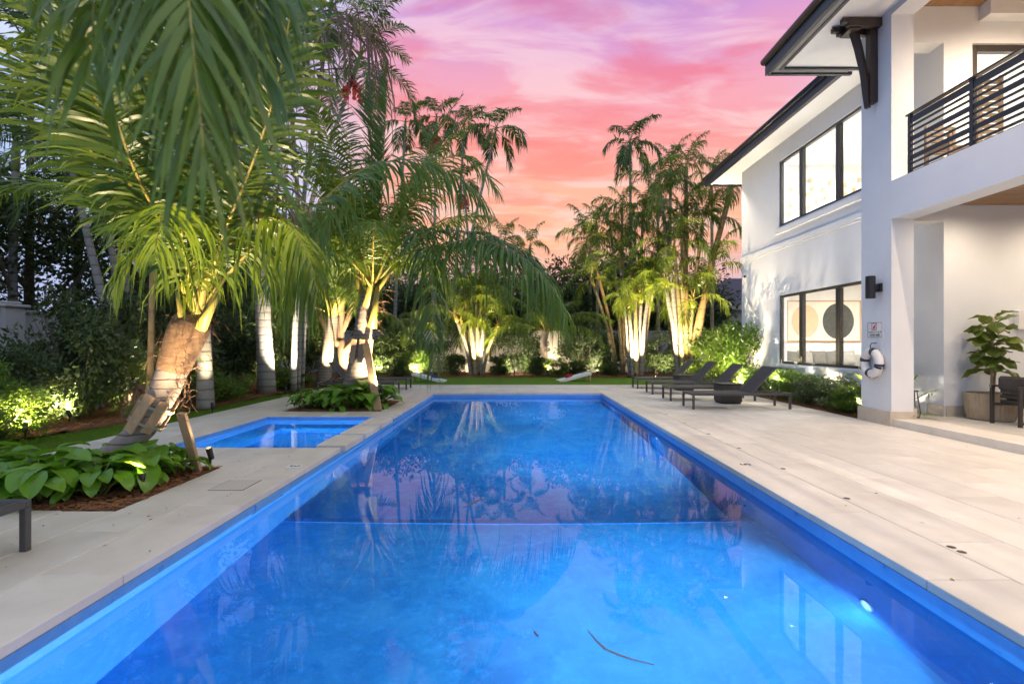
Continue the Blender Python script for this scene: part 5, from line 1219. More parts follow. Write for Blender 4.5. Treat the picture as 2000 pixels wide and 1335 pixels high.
b = MB(); b.bar(P(354, 806, 5.12), P(386, 919, 5.40) + Vector((0, 0, -.01)), .085, .045, 0, .004, up=(0, -1, .3)); b.build('prop', M['stakewood'], br)
uplight('black spotlight tucked under the front leaning palm beside its prop', (-3.29, 5.50, .17), (-3.36, 5.14, 1.25), 150, 88)
uplight('spotlight hidden in the near bed on the left of the leaning trunk', (-3.37, 4.60, .12), (-3.25, 4.45, 3.2), 800, 88)

# ---- philodendrons in the two deck beds: every leaf a part of its plant
php = lambda t_: (math.sin(math.pi * (t_ * .92 + .06)) ** .62) * (1.08 - .42 * t_) if t_ < 1 else .03
def philo_leaf(k):
    """a stalk rising from the crown and a broad blade hanging from its tip"""
    b = MB(); L, W_l = .25 + .025 * k, .075 + .008 * k; hgt, out = (.10, .20, .15, .26)[k], (.16, .10, .20, .13)[k]; nl = 9; x, z = out, hgt; a = R((18, 5, 25, -10)[k])
    b.tube([(0, 0, 0), (out * .35, 0, hgt * .62), (out, 0, hgt)], [.008, .006, .005], 5, 1); n0 = len(b.V); mid = []
    for i in range(nl):
        t_ = i / (nl - 1); w_ = W_l * php(t_)
        for j in (-1, -.55, 0, .55, 1):
            back = -.10 * L * abs(j) ** 1.5 * max(0, 1 - t_ * 4); up = .26 * abs(j) * w_ + .05 * math.sin(t_ * 15 + j * 2 + k) * abs(j) * W_l
            b.V.append((x + back * math.cos(a) - up * math.sin(a), j * w_, z + back * math.sin(a) + up * math.cos(a)))
        mid.append((x, 0, z + .003)); x += L / nl * math.cos(a); z += L / nl * math.sin(a); a -= R((11, 9, 12, 7)[k])
    for i in range(nl - 1):
        for j in range(4): p = n0 + i * 5 + j; b.F.append((p, p + 1, p + 6, p + 5)); b.I.append(0)
    b.tube([mid[0], mid[4], mid[7]], [.005, .0035, .001], 4, 1)
    return b.mesh('philodendron_leaf', [M['philo'], M['petiole_g']], True)
PH = [philo_leaf(k) for k in range(4)]
def philo(label, x, y, n, s, seed, group):
    q = random.Random(seed); t = thing('philodendron', label, 'leafy plant', (x, y, 0), group)
    for i in range(n):
        o = bpy.data.objects.new('leaf', PH[q.randint(0, 3)]); COL.objects.link(o); o.parent = t; a = i * 2.4 + q.uniform(-.4, .4); o.location = (q.uniform(-.06, .06), q.uniform(-.06, .06), .0 + q.uniform(0, .06) * s)
        o.rotation_euler = (q.uniform(-.3, .3), q.uniform(-.25, .3) - .35 * (i < n * .3), a); z = s * q.uniform(.8, 1.15); o.scale = (z, z, z)
near = [(-3.62, 5.12, 1.05, 'bright philodendron at the right end of the near bed, left of the prop'), (-3.56, 4.84, .95, 'philodendron at the right front corner of the near bed'), (-3.86, 4.92, 1.15, 'tall philodendron just before the leaning trunk'), (-3.72, 4.54, 1.0, 'philodendron on the front edge right of the near bed middle'),
        (-4.0, 4.60, 1.05, 'philodendron on the front edge at the near bed middle'), (-4.22, 4.86, .95, 'philodendron before the foot of the leaning trunk'), (-4.28, 4.52, 1.0, 'philodendron on the front edge left of the near bed middle'), (-4.55, 4.76, .95, 'philodendron left of the leaning trunk foot'), (-4.60, 4.46, 1.0, 'philodendron on the front edge above the cut off lounger'),
        (-4.88, 4.68, 1.05, 'philodendron near the left edge behind the cut off lounger'), (-5.10, 4.50, 1.05, 'leftmost philodendron of the near bed front'), (-4.66, 5.36, .8, 'small philodendron behind the leaning trunk foot'), (-4.30, 5.46, .8, 'small philodendron at the back edge of the near bed'), (-3.55, 5.38, .75, 'small lit philodendron beside the black spotlight'),
        (-5.05, 5.1, .9, 'leftmost philodendron at the back of the near bed'), (-4.05, 4.36, .9, 'low philodendron spilling onto the mulch in front'), (-4.42, 4.33, .9, 'low philodendron hanging over the front left mulch edge'), (-3.92, 5.32, .95, 'philodendron hidden behind the leaning trunk')]
for i, (x, y, s, lb) in enumerate(near): philo(lb, x, y, 20, s * 1.0, 100 + i, 'philodendrons in the near bed')
sec = [(-4.5, 10.75, .9, 'leftmost philodendron of the second bed'), (-4.25, 10.95, 1.0, 'second philodendron from the left in the second bed'), (-4.0, 10.7, 1.05, 'front philodendron left of the second palm'), (-3.75, 10.95, 1.1, 'philodendron left of the second palm foot'), (-3.52, 10.65, 1.15, 'front philodendron before the second palm'),
       (-3.30, 10.85, 1.45, 'tallest bright philodendron right of the second palm foot'), (-3.10, 11.15, 1.5, 'tall bright philodendron behind the timber prop'), (-2.96, 11.45, 1.2, 'rightmost philodendron of the second bed, right of the prop'), (-2.95, 10.95, 1.0, 'low philodendron at the foot of the timber prop'), (-3.3, 11.4, 1.2, 'philodendron behind the second palm foot'),
       (-4.1, 11.3, 1.0, 'philodendron at the back left of the second bed'), (-4.45, 11.3, .9, 'philodendron in the back left corner of the second bed'), (-3.75, 10.5, .9, 'low front philodendron at the middle of the second bed')]
for i, (x, y, s, lb) in enumerate(sec): philo(lb, x, y, 16, s * 1.1, 200 + i, 'philodendrons in the second bed')

# ---- second coconut palm
c2 = thing('coconut_palm', 'coconut palm with a pale banded trunk in the second bed, propped by one timber', 'palm', P(690, 762, 11.4))
t2 = [P(688, 766, 11.4), P(697, 742, 11.35), P(703, 700, 11.3), (P(709, 650, 11.25)), P(714, 605, 11.2), P(722, 572, 11.2)]
trunk(c2, t2, [.27, .25, .235, .20, .17, .17], M['coir'], 16, 50, ripple=.02)
b = MB(); hb = P(728, 560, 11.2)
for a, c, r_ in (((716, 600, 11.1), (745, 480, 11.1), .11), ((722, 590, 11.2), (765, 525, 11.0), .08), ((712, 590, 11.2), (690, 520, 11.1), .08), ((727, 640, 11.05), (738, 560, 11.0), .10)):
    b = MB(); p, e_ = P(*a), P(*c); b.tube([p, p.lerp(e_, .5), e_], [r_, r_ * .7, r_ * .4], 8); b.build('petiole', M['petiole'], c2, True)
b = MB(); qq = random.Random(9)
for i in range(40):
    p = P(735 + qq.uniform(-22, 14), 585 + qq.uniform(-22, 50), 11.1); d = Vector((qq.uniform(-.1, .35), qq.uniform(-.2, .1), qq.uniform(-.2, .12))); b.tube([p, p + d * .5, p + d + Vector((0, 0, -.06))], [.012, .008, .002], 4, cap=False)
b.build('fibre', M['fibre'], c2)
F2 = lambda px, leaf=.85, n=100, w=.040, **k: pf_frond(c2, px, leaf, n, w, **k)
F2([(735, 552, 11.2), (780, 505, 10.6), (850, 480, 9.9), (930, 469, 9.2), (1000, 488, 8.6), (1062, 540, 8.2), (1108, 608, 7.9)], .95, n=130, seed=21, sag=.95, lift=-.05, rach=.024, mats=('coco', 'petiole_g'))
F2([(735, 550, 11.2), (770, 490, 10.8), (830, 455, 10.3), (905, 452, 9.7), (980, 470, 9.2), (1040, 505, 8.9), (1085, 560, 8.7)], .85, n=110, seed=22, sag=.8, rach=.02, mats=('cocodark', 'petiole_g'))
F2([(725, 552, 11.2), (729, 400, 11.4), (727, 260, 11.5), (733, 150, 11.5)], .75, seed=23, sag=.05, lift=.9, a0=40, a1=14, mats=('cocodark', 'petiole_g'))
F2([(730, 552, 11.1), (745, 400, 11.1), (752, 260, 11.1), (760, 118, 11.1)], .75, seed=24, sag=.05, lift=.8, a0=42, a1=14, mats=('coco', 'petiole'))
F2([(720, 556, 11.3), (690, 440, 11.7), (645, 330, 12.1), (590, 260, 12.5)], .8, seed=25, sag=.4, mats=('cocodark', 'petiole_g'))
F2([(735, 552, 11.3), (790, 430, 11.8), (848, 300, 12.2), (905, 240, 12.6), (985, 215, 13)], .85, seed=26, sag=.5, mats=('cocodark', 'petiole_g'))
F2([(735, 552, 11.1), (768, 470, 10.6), (800, 432, 10.1), (826, 446, 9.8), (840, 530, 9.6), (846, 660, 9.5), (850, 720, 9.4)], .8, n=66, seed=27, sag=.9, lift=-.1, mats=('cocodark', 'petiole_g'))
F2([(716, 560, 11.1), (690, 500, 10.8), (650, 468, 10.4), (605, 480, 10.1), (572, 540, 9.9), (556, 630, 9.8)], .8, seed=28, sag=.9)
F2([(718, 556, 11.3), (672, 480, 11.8), (615, 440, 12.2), (560, 460, 12.5)], .8, seed=29, sag=.7)
F2([(738, 556, 11.3), (785, 500, 11.9), (840, 505, 12.4), (880, 570, 12.7)], .8, seed=30, sag=.8)
F2([(733, 552, 11.0), (790, 420, 10.7), (860, 315, 10.4), (920, 312, 10.1), (972, 375, 9.9)], .8, n=60, seed=33, sag=.6)
F2([(725, 552, 11.3), (700, 380, 11.6), (668, 240, 12), (640, 150, 12.3)], .8, seed=34, sag=.35, mats=('cocodark', 'petiole_g'))
F2([(735, 552, 11.4), (800, 390, 12), (850, 262, 12.6), (900, 190, 13)], .8, seed=35, sag=.4)
F2([(722, 556, 11.0), (700, 470, 10.5), (672, 420, 10.0), (640, 420, 9.6), (615, 470, 9.3)], .75, seed=36, sag=.9)
crown(c2, hb + Vector((0, 0, .1)), 'coco', 16, 1.15, 37, (0, 0, 1, 1, 2, 2, 3))
b = MB(); b.bar(P(713, 662, 11.05), P(739, 801, 10.45) + Vector((0, 0, -.02)), .15, .06, 0, .005, up=(0, -1, .3)); pr = b.build('timber_prop', M['stakewood']); tag(pr, 'slanting timber prop against the second palm', 'prop')
st = thing('trunk_collar', 'timber collar strapped round the second palm trunk', 'tree brace', tuple(P(706, 680, 11.2)))
for px in (690, 706, 722):
    b = MB(); b.bar(P(px - 3, 708, 11.02 - .02 * (px == 706)), P(px + 2, 662, 11.0), .11, .04, 0, .004, up=(0, -1, 0)); b.build('board', M['stakewood'], st)
uplight('spotlight in the second bed shining up the propped palm', (-2.80, 10.60, .42), (-3.42, 11.25, 2.0), 1000, 116)

# ---- left side: row of palms and shrubs along the lawn
uplight('spotlight under the triple pale palms', (-6.0, 13.3, .16), (-6.2, 14.6, 2.6), 1600, 84, (1, .84, .66))
for i, (lb, a, m_, c, r_) in enumerate((('tall pale ringed palm, left one of three lit trunks', (573, 748, 14.4), (583, 420, 14.6), (560, 110, 15), .072), ('tall pale ringed palm, middle one of three lit trunks', (581, 744, 14.9), (590, 420, 15.1), (640, 60, 15.6), .072), ('tall pale ringed palm, right one of three lit trunks', (588, 741, 15.3), (603, 420, 15.5), (690, 150, 16), .078))):
    p = P(*a); p.z = .05; solitary('alexander_palm', lb, 'palm', p, P(*c), r_, r_ * .7, 'royal', 11, 1.05, 'greyring', 'tall pale ringed palms', 40 + i, .9, 1.5 if i == 2 else 0, P(*m_))
solitary('royal_palm', 'stout grey palm trunk with a swollen base left of the triple trunks', 'palm', (-6.72, 13.8, .03), P(505, 210, 14), .19, .12, 'royal', 10, 1.15, 'greyring', None, 50, 1.0, 0, P(513, 580, 13.9))
for i, (lb, a, c) in enumerate((('slim grey palm leaning left, nearer of the leaning pair', (258, 745, 10.6), (140, 330, 11)), ('slim grey palm leaning left, thinner one behind the nearer', (262, 720, 11.6), (205, 400, 12)), ('slim grey palm half hidden behind the leaning pair', (247, 700, 12.4), (240, 330, 12.8)))):
    p = P(*a); p.z = .1; solitary('leaning_palm', lb, 'palm', p, P(*c), .085, .06, 'royal', 9, .85, 'greyring', 'slim leaning grey palms', 60 + i, .6)
p = P(292, 770, 9.3); p.z = .05; solitary('brown_palm', 'thin brown palm trunk left of the boarded trunk', 'palm', p, P(300, 330, 9.6), .05, .04, 'royal', 8, .75, 'orangecane', None, 70, .5)
p = P(402, 792, 10.6); p.z = .03; solitary('lit_palm', 'pale lit palm trunk just behind the boarded one', 'palm', p, P(395, 420, 11), .14, .10, 'royal', 9, .9, 'greyring', None, 71, .7)
uplight('spotlight at the foot of the pale trunk behind the boarded palm', P(415, 800, 10.1), P(400, 600, 10.6), 416, 70)
c3 = thing('coconut_palm', 'short coconut palm with a ringed trunk between the triple trunks and the frangipani', 'palm', P(632, 745, 16.6))
trunk(c3, [P(630, 752, 16.6), P(636, 715, 16.6), P(643, 665, 16.6), P(652, 615, 16.6)], [.24, .2, .2, .19], M['coir'], 12, 40, ripple=.03)
for j, (px, e_) in enumerate((((652, 618, 16.5), (668, 540, 16.3)), ((655, 612, 16.5), (690, 560, 16.4)), ((648, 615, 16.5), (628, 545, 16.4)))):
    b = MB(); b.tube([P(*px), P(*px).lerp(P(*e_), .5), P(*e_)], [.1, .07, .04], 7); b.build('petiole', M['petiole'], c3, True)
crown(c3, P(655, 608, 16.6), 'coco', 14, .95, 80, (0, 0, 1, 1, 2, 3))
uplight('spotlight under the short ringed coconut palm', P(652, 752, 15.9), P(645, 640, 16.6), 988, 66)
# frangipani: thick forking limbs
fg = thing('frangipani_tree', 'smooth tan frangipani with stubby forking limbs behind the second palm', 'tree', P(672, 742, 18))
b = MB()
for pts, rr in (([(674, 748, 18), (673, 705, 18), (668, 672, 18), (662, 662, 18)], [.24, .22, .24, .18]), ([(668, 676, 18), (640, 640, 18), (612, 592, 18.1), (598, 560, 18.2)], [.2, .15, .12, .10]), ([(670, 690, 18), (690, 668, 17.9), (694, 656, 17.9)], [.2, .16, .10]), ([(664, 668, 18), (666, 630, 18), (668, 585, 18), (672, 540, 18.1)], [.16, .13, .11, .08]), ([(666, 650, 18), (684, 610, 18), (690, 570, 18)], [.12, .09, .07])):
    b.tube([Vector(v) for v in crom([P(*v) for v in pts], 12)[0]], list(np.interp(np.linspace(0, 1, 12), np.linspace(0, 1, len(rr)), rr)), 10)
b.build('trunk', M['bark_tan'], fg, True)
o = bpy.data.objects.new('crown', leaf_cloud('crown', (4.2, 4, 2.4), 2600, .34, M['shrub'], 77, 26, .3)); COL.objects.link(o); adopt(o, fg); o.location = P(645, 560, 18.4)
uplight('spotlight at the foot of the frangipani', P(690, 748, 17.2), P(672, 660, 18), 676, 70)

# left hedge and tree mass
L1 = 'tall dark leafy shrub of the left hedge'
for i, (x, y, w_, h_, lb) in enumerate(((-8.3, 7.9, 1.5, 1.35, 'dark fine leaved shrub in the left hedge, in front of the white wall'), (-8.15, 9.5, 2.0, 2.4, 'dark fine leaved shrub in the left hedge, right of the capped wall pier'), (-8.5, 10.8, 2.1, 2.5, 'dark shrub of the left hedge behind the slim leaning palms'), (-8.3, 12.4, 2.2, 2.7, 'dark shrub of the left hedge behind the boarded palm'), (-8.2, 14.2, 2.2, 2.6, 'dark shrub left of the stout grey trunk'), (-8.3, 16.2, 2.4, 3.0, 'dark shrub between the stout trunk and the triple trunks'), (-8.1, 18.4, 2.6, 3.2, 'dark shrub behind the short ringed coconut palm'))):
    shrub('hedge_shrub', lb, 'shrub', (x, y, 0), (w_, w_, h_), 'dark', 'dark shrubs of the left hedge', i % 3)
shrub('lit_bush', 'bright green bush glowing over a spotlight at the left edge', 'bush', (-7.05, 6.95, .0), (1.25, 1.1, .78), 'bright', None, 0)
shrub('lit_bush', 'bright twiggy bush behind the glowing one at the left edge', 'bush', (-7.7, 7.2, .0), (1.3, 1.2, 1.15), 'bright', None, 1)
uplight('spotlight glaring inside the bright bush at the left edge', (-6.62, 6.9, .22), (-7.3, 7.6, 1.0), 420, 130)
for i, (x, y, h_, lb) in enumerate(((-7.0, 11.6, .8, 'leafy green fern left of the boarded palm'), (-7.0, 12.6, .75, 'dark palmetto behind the lit pale trunk'), (-6.75, 15.2, .5, 'rounded low shrub at the foot of the triple trunks'), (-6.85, 12.0, .6, 'low fern by the curved lawn edge'), (-6.95, 14.6, .9, 'broad fern between the stout trunk and the triple trunks'), (-6.8, 16.0, .55, 'low lit fern before the short coconut palm'))):
    shrub('fern', lb, 'fern', (x, y, .0), (1.0, .9, h_), 'fern' if i not in (2,) else 'low', None, i % 2)
cy_ = thing('cabbage_palm', 'small palm with a brown skirt of dried leaves left of the boarded trunk', 'palm', (-7.15, 9.7, .0))
trunk(cy_, [(-7.15, 9.7, -.05), (-7.15, 9.7, .35), (-7.12, 9.7, .6)], [.13, .12, .10], M['bark'], 10, 10)
for i in range(10):
    o = link('dry_frond', frond('dry_frond', [(-7.13, 9.7, .58), (-7.13 + .22 * math.cos(i * .63), 9.7 + .22 * math.sin(i * .63), .45), (-7.13 + .34 * math.cos(i * .63), 9.7 + .34 * math.sin(i * .63), .05)], .22, 12, .02, [M['dry'], M['dry']], i, sag=.9, a0=50), cy_)
crown(cy_, (-7.12, 9.7, .62), 'date', 12, 1.0, 90)

for lb, l_, a_, e_ in (('added fill spotlight among the left hedge behind the leaning trunk', (-6.9, 9.9, .16), (-8.2, 10.6, 1.6), 700), ('added fill spotlight among the left hedge behind the stout grey trunk', (-6.9, 14.9, .16), (-8.2, 15.6, 1.8), 760),
                      ('added fill spotlight at the left end of the far border', (-5.9, 21.4, .16), (-5.5, 22.8, 1.8), 480), ('added fill spotlight before the left silvery shrub of the far border', (-.1, 21.6, .16), (.2, 23.3, 1.4), 320),
                      ('added fill spotlight before the right silvery shrub of the far border', (3.4, 21.6, .16), (3.2, 23.2, 1.6), 360), ('added fill spotlight at the right end of the far border', (6.2, 21.5, .16), (6.3, 23, 1.8), 320), ('added fill spotlight at the foot of the hedge by the capped pier', (-7.6, 8.7, .16), (-9.4, 9.6, 1.5), 260)):
    uplight(lb, l_, a_, e_, 130, (1, .80, .55))  # hidden fill lamps, added to brighten the hedge and the far border
# far border: shrubs, lit clumps and palms before the wall
far = [('fine', -5.3, 22.6, 2.3, 2.5, 'leafy shrub left of the slender lit palm by the far wall'), ('dark', -6.4, 22.4, 2.4, 2.2, 'dark shrub at the left end of the far wall'), ('bright', -4.35, 22.3, 1.5, 1.35, 'bright lit shrub under the slender palm by the far wall'),
       ('varieg', -3.55, 23.2, 1.6, 1.7, 'silvery shrub right of the bright lit one by the far wall'), ('varieg', .15, 23.3, 2.3, 2.35, 'big silvery shrub left of the small coconut palm'), ('varieg', 2.95, 23.1, 2.5, 2.5, 'big silvery shrub right of the small coconut palm'), ('dark', 4.3, 23.4, 1.8, 2.0, 'dark shrub left of the brightest lit palm clump'),
       ('dark', 6.3, 23.0, 2.0, 1.9, 'dark shrub between the two lit palm clumps'), ('low', -2.6, 22.2, 1.3, .9, 'low leafy plant left of the lit golden cane clump'), ('low', -.75, 22.0, 1.3, .85, 'low leafy plant right of the lit golden cane clump'), ('bright', 1.7, 21.7, 1.2, .8, 'low bright plants glowing over the spotlight before the small coconut palm'),
       ('low', .9, 22.0, 1.2, .8, 'low plants left of the glowing ones before the small coconut palm'), ('low', 2.6, 21.9, 1.3, .7, 'low plants before the right silvery shrub'), ('low', 3.9, 21.8, 1.2, .6, 'low dark plants before the dark shrub'), ('low', -4.9, 21.6, 1.4, .7, 'low plants at the left of the far border'), ('low', 7.2, 21.2, 1.3, .8, 'low plants right of the brightest palm clump')]
for i, (k, x, y, w_, h_, lb) in enumerate(far): shrub('border_shrub', lb, 'shrub', (x, y, .0), (w_, w_ * .8, h_), k, None, i % 3)
uplight('spotlight at the foot of the bright shrub by the far wall', P(812, 734, 21.4), P(822, 650, 23), 1000, 120)
uplight('spotlight hidden behind the shrubs washing the far wall', (-2.9, 23.2, .16), (-2.6, 24.6, 1.4), 240, 140)
uplight('spotlight behind the small coconut palm washing the far wall', (1.75, 23.5, .16), (1.9, 24.6, 1.3), 200, 140)
slp = solitary('slender_palm', 'slender lit palm with pale fronds before the far wall', 'palm', P(825, 736, 22.3), P(820, 650, 22.3), .05, .04, 'areca', 9, .75, 'cane', None, 95, .4, ks=(1, 2, 3, 4))
g1 = P(928, 738, 22.2); g1.z = .02
clump('golden_cane_palm', 'lit golden cane clump in the middle of the far border', g1,
      [(-.15, 0, P(893, 628, 22.3), .085), (.02, -.1, P(912, 600, 22.1), .09), (.12, .1, P(931, 590, 22.4), .085), (.22, 0, P(946, 612, 22.3), .08), (.3, .1, P(966, 650, 22.3), .075), (-.05, .2, P(905, 640, 22.7), .07), (.15, .25, P(950, 580, 22.8), .07)], 'areca', 1.0, ('greyring', 'cane', 'cane'), None, 110, 7)
uplight('spotlight at the foot of the golden cane clump', P(936, 740, 21.4), P(932, 600, 22.2), 1700, 76)
c4_ = thing('coconut_palm', 'small coconut palm before the far wall, its lowest frond lit', 'palm', P(1064, 735, 22.8))
trunk(c4_, [P(1064, 738, 22.8), P(1063, 700, 22.8), P(1062, 668, 22.8), P(1066, 645, 22.8)], [.19, .16, .17, .16], M['coir'], 12, 30, ripple=.03)
crown(c4_, P(1066, 645, 22.8), 'coco', 15, .95, 120, (0, 1, 2, 2, 3, 3))
uplight('spotlight among the low bright plants before the small coconut palm', P(1070, 727, 21.5), P(1066, 655, 22.6), 780, 80)
g3 = P(1242, 728, 21.2); g3.z = .02
clump('cane_palm', 'brightest lit cane palm clump right of the far lawn', g3,
      [(-.12, 0, P(1228, 600, 21.2), .085), (.0, -.1, P(1240, 560, 21.1), .09), (.1, .1, P(1252, 590, 21.3), .085), (.2, 0, P(1268, 560, 21.2), .085), (.25, .15, P(1285, 520, 21.4), .08), (-.2, .2, P(1212, 520, 21.6), .075), (.05, .3, P(1240, 470, 21.8), .075), (.1, .2, P(1256, 430, 21.8), .075)], 'areca', .85, ('greyring', 'cane', 'greyring'), None, 130, 8)
uplight('glaring spotlight at the foot of the brightest cane clump', P(1241, 732, 20.5), P(1246, 560, 21.2), 3000, 74)
g4 = P(1338, 722, 20.0); g4.z = .02
clump('cane_palm', 'tall lit cane palm clump beside the house corner', g4,
      [(-.25, 0, P(1300, 560, 20), .085), (-.12, -.1, P(1318, 500, 20), .085), (.0, .1, P(1332, 440, 20.2), .09), (.05, 0, P(1340, 345, 20.2), .085), (.15, .1, P(1352, 600, 20.1), .085), (.1, -.1, P(1385, 540, 19.9), .09), (.28, 0, P(1424, 385, 19.6), .115), (-.1, .3, P(1290, 380, 20.6), .08), (.2, .3, P(1370, 455, 20.4), .08)], 'areca', .92, ('greyring', 'cane', 'cane', 'orangecane', 'cane', 'orangecane', 'orangecane'), None, 150, 8)
uplight('spotlight at the foot of the tall cane clump beside the house', P(1332, 736, 19.0), P(1345, 530, 20), 2900, 78)
uplight('second spotlight at the foot of the tall cane clump, behind the loungers', (4.9, 18.2, .16), (7.3, 14.6, 3.8), 1250, 90)
# a leaning darker clump between the silvery shrub and the bright clump
g5 = P(1212, 728, 22.6); g5.z = .02
clump('cane_palm', 'dark leaning cane clump left of the brightest lit one', g5, [(-.2, 0, P(1160, 560, 22.8), .075), (-.1, .1, P(1150, 480, 23), .075), (.1, .1, P(1195, 470, 23), .07), (.15, .1, P(1215, 420, 23), .07)], 'areca', .9, ('cane', 'orangecane'), None, 170, 7)
# tall thin palms against the sunset
for i, (lb, bx, top, mid, n, s, fr) in enumerate((
        ('tall thin palm whose crown carries red fruit, highest left of the sunset gap', (845, 25.6), (852, 250), (848, 480), 8, .92, 1.4), ('tall thin palm leaning right with the crown nearest the sunset gap', (868, 26.2), (962, 270), (918, 470), 9, .98, 0),
        ('tall thin palm with a crown between the fruiting and the leaning one', (880, 27), (905, 262), (893, 480), 7, .85, 0), ('lower thin palm with a red fruit cluster below the leaning palm', (930, 26.4), (908, 372), (918, 520), 7, .7, 1.2),
        ('tall thin palm with its crown high over the right cane clumps', (1236, 25.6), (1231, 300), (1232, 500), 10, 1.0, 0), ('thin palm left of the fruiting one, its crown behind the coconut fronds', (766, 25), (790, 260), (778, 480), 8, .9, 0))):
    p = P(bx[0], 720, bx[1]); p.z = 0; solitary('thin_palm', lb, 'palm', p, P(top[0], top[1] + 12, bx[1]), .085, .06, 'fish', n, s, 'greyring', 'tall thin palms against the sunset', 180 + i, 1.0, fr, P(mid[0], mid[1], bx[1]), k=7)
for i, (px, py, y) in enumerate(((985, 470, 30), (1035, 480, 31), (940, 470, 29), (1152, 470, 28), (1165, 440, 27), (1310, 330, 24), (1390, 345, 26), (1285, 400, 25))):
    p = P(px, 720, y); p.z = 0; solitary('distant_palm', ['low feathery palm in the middle of the sunset gap, over the far trees', 'low feathery palm at the right of the sunset gap', 'low feathery palm at the left of the sunset gap', 'low feathery palm left of the dark leaning canes', 'feathery palm crown just above the dark leaning canes', 'feathery palm crown right of the tall thin palm', 'feathery palm crown under the far eave corner', 'feathery palm crown between the two lit clumps'][i], 'palm', p, P(px, py + 14, y), .09, .07, 'areca', 8, .85, 'cane', ['feathery palms in the sunset gap', 'feathery palms behind the right clumps'][i > 2], 190 + i, .5, k=7)
# darker trees beyond the wall
for i, (px, y, h_, w_, lb) in enumerate(((700, 28, 5.2, 5, 'dark tree beyond the wall behind the second palm'), (800, 30, 5.8, 6, 'dark tree beyond the wall left of the golden cane clump'), (900, 29, 5.4, 5.5, 'dark tree beyond the wall behind the golden cane clump'), (990, 31, 5.9, 6, 'dark tree beyond the wall under the sunset gap'), (1085, 29, 6.0, 5.5, 'dark tree beyond the wall at the right of the sunset gap'),
                                (1165, 30, 6.6, 6, 'dark airy tree beyond the wall left of the right clumps'), (1260, 31, 6.4, 6, 'dark tree beyond the wall behind the brightest cane clump'), (1350, 33, 6.2, 6, 'dark tree beyond the wall behind the tall cane clump'), (600, 27, 6.2, 6, 'dark tree beyond the triple pale trunks'), (480, 26, 6.8, 6.5, 'dark tree behind the stout grey trunk'))):
    p = P(px, 720, y); tree('background_tree', lb, (p.x, y, 0), h_, (w_, w_, 1), i % 3, 'treel', 'dark trees beyond the garden wall', leaf=.26, low=.12)
for i, (x, y, h_, w_, lb) in enumerate(((-12.6, 9.5, 5.8, 5.0, 'dark spreading tree behind the white wall at the left edge'), (-12.4, 13, 6.2, 5.2, 'dark tree behind the left hedge'), (-11.5, 17, 6.6, 5.4, 'dark tree behind the hedge, left of the stout trunk'), (-10.5, 21.5, 6.8, 5.6, 'dark tree behind the frangipani'))):
    tree('dark_tree', lb, (x, y, 0), h_, (w_, w_, 1), i % 3 + 3, 'treel', 'dark trees behind the left hedge', leaf=.17, low=.22)
for i, (px, py, y, s) in enumerate(((60, 150, 14, 1.3), (150, 60, 15, 1.3), (30, 330, 12, 1.0), (420, 200, 17, 1.3), (330, 120, 16, 1.2))):
    p = P(px, 700, y); p.z = 0; solitary('left_palm', ['tall palm behind the hedge at the upper left edge', 'tall palm behind the hedge between the two leftmost near fronds', 'lower palm behind the hedge at the left edge', 'tall palm behind the hedge right of the middle near frond', 'tall palm behind the hedge straight behind the near frond'][i], 'palm', p, P(px, py, y), .10, .07, 'royal', 10, s, 'greyring', 'tall palms behind the left hedge', 210 + i, .8, k=7)

# bed along the house
shrub('garden_shrub', 'tall light green shrub against the far corner of the house', 'shrub', (6.75, 15.9, 0), (1.8, 1.7, 2.2), 'bright', None, 2)
shrub('garden_shrub', 'tall light green shrub left of the house corner, behind the loungers', 'shrub', (6.55, 17.3, 0), (1.9, 1.7, 2.0), 'bright', None, 1)
for i, (x, y, w_, h_, k, lb) in enumerate(((6.75, 9.75, .95, .62, 'bright', 'dense low shrub beside the white pier'), (6.70, 10.5, 1.0, .66, 'varieg', 'twiggy low shrub second from the white pier'), (6.75, 11.35, 1.05, .72, 'varieg', 'pale leaved low shrub under the middle of the lower window'), (6.72, 12.3, 1.15, .78, 'bright', 'bright lit low shrub under the far half of the lower window'), (6.75, 13.3, 1.1, .75, 'bright', 'bright low shrub behind the nearest raised lounger back'), (6.75, 14.3, 1.1, .8, 'bright', 'dark green low shrub before the far part of the house wall'), (6.55, 10.1, .7, .5, 'bright', 'small low shrub at the front edge of the house bed'))):
    shrub('low_shrub', lb, 'shrub', (x, y, 0), (w_, w_, h_), k, 'low shrubs along the house', i % 3)
uplight('spotlight in the house bed shining up the wall under the window', (6.95, 11.75, .12), (7.3, 11.6, 1.0), 286, 120)
uplight('spotlight in the house bed before the tall light green shrub', (6.35, 15.0, .10), (6.75, 15.9, 1.6), 300, 100)
uplight('spotlight in the house bed washing the far house wall', (6.25, 14.4, .12), (7.3, 15.4, 3.6), 620, 100, (1, .88, .72))
uplight('spotlight in the house bed washing the wall below the upper window', (6.35, 12.9, .12), (7.3, 12.8, 3.2), 420, 110, (1, .88, .72))
fp = thing('fan_palm', 'small spiky fan palm in the bed just behind the white pier', 'palm', (6.86, 9.55, 0))
qf = random.Random(12)
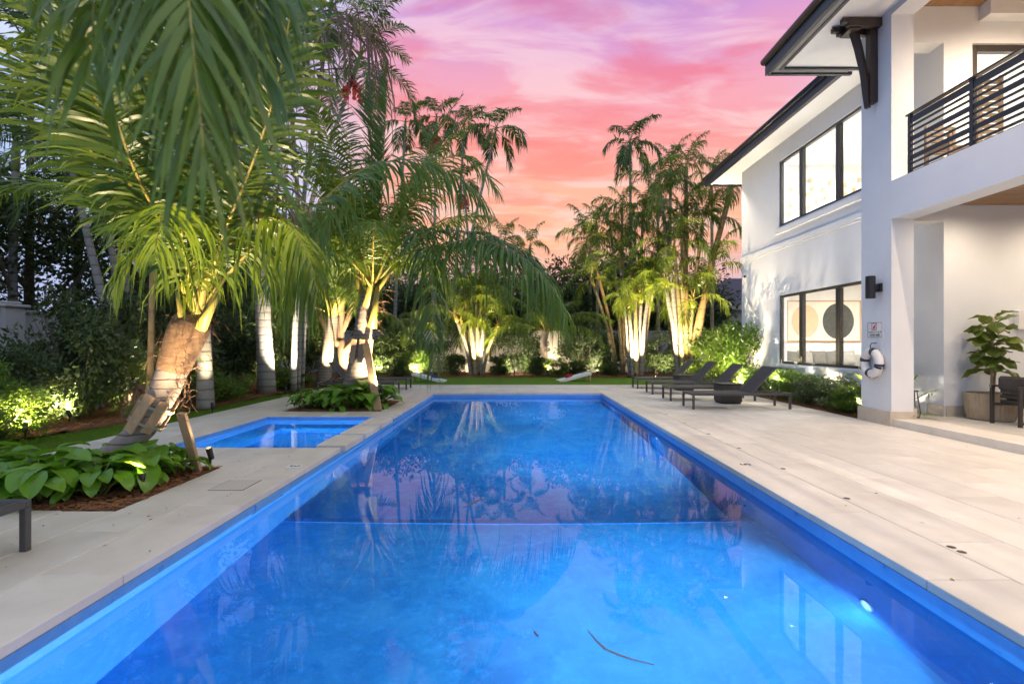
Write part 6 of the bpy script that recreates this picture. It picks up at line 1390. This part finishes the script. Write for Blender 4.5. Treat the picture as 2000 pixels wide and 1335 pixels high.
for i in range(16):
    a = i * 2.4; el = R(84 - i * 5); L_ = .55 + .5 * qf.random(); c = Vector((6.86 + .03 * math.cos(a), 9.55 + .03 * math.sin(a), .05)); d = Vector((math.cos(a) * math.cos(el), math.sin(a) * math.cos(el), math.sin(el))); tip = c + d * L_
    sd = d.cross(Vector((0, 0, 1))).normalized(); b = MB(); b.tube([c, c + d * L_ * .5 + Vector((0, 0, .02)), tip], [.008, .006, .005], 5, 1)
    for j in range(15):
        q_ = R(-120 + 240 * j / 14); v = (d * math.cos(q_) + sd * math.sin(q_)); v.z -= .12; l = .34 * (1 - .25 * abs(j - 7) / 7); w_ = v.cross(Vector((0, 0, 1))).normalized() * .012
        b.face([tip, tip + v * l * .5 + w_, tip + v * l + Vector((0, 0, -.05)), tip + v * l * .5 - w_])
    b.build('fan_leaf', [M['areca'], M['petiole_g']], fp)
uplight('spotlight behind the pier throwing the fan palm shadow on the wall', (6.72, 10.15, .12), (7.3, 9.1, 1.7), 1900, 120, (1, .88, .72))
# neighbour's roof between the clumps and the house corner
nb = thing('neighbour_house', 'neighbouring house with a dark roof behind the right palms', 'house', (15, 34, 0))
b = MB(); b.box(11, 24, 33, 44, -.1, 3.55); b.build('wall', M['nwall'], nb); b = MB(); b.box(10.6, 24.4, 32.6, 44.4, 3.551, 3.85); b.build('eave', M['nwall'], nb)
b = MB(); b.face([(10.6, 32.6, 3.851), (24.4, 32.6, 3.851), (19, 38.5, 6.3), (16, 38.5, 6.3)]); b.face([(10.6, 32.6, 3.851), (16, 38.5, 6.3), (10.6, 44.4, 3.851)]); b.face([(24.4, 32.6, 3.851), (24.4, 44.4, 3.851), (19, 38.5, 6.3)]); b.face([(10.6, 44.4, 3.851), (16, 38.5, 6.3), (19, 38.5, 6.3), (24.4, 44.4, 3.851)]); b.build('roof', M['roof'], nb)
b = MB(); b.box(12, 15.5, 32.97, 32.999, 1.6, 2.7); b.build('window', M['black'], nb)

# tidy: drop helper keys
for o in bpy.data.objects:
    for k in ('_w', '_local'):
        if k in o.keys(): del o[k]
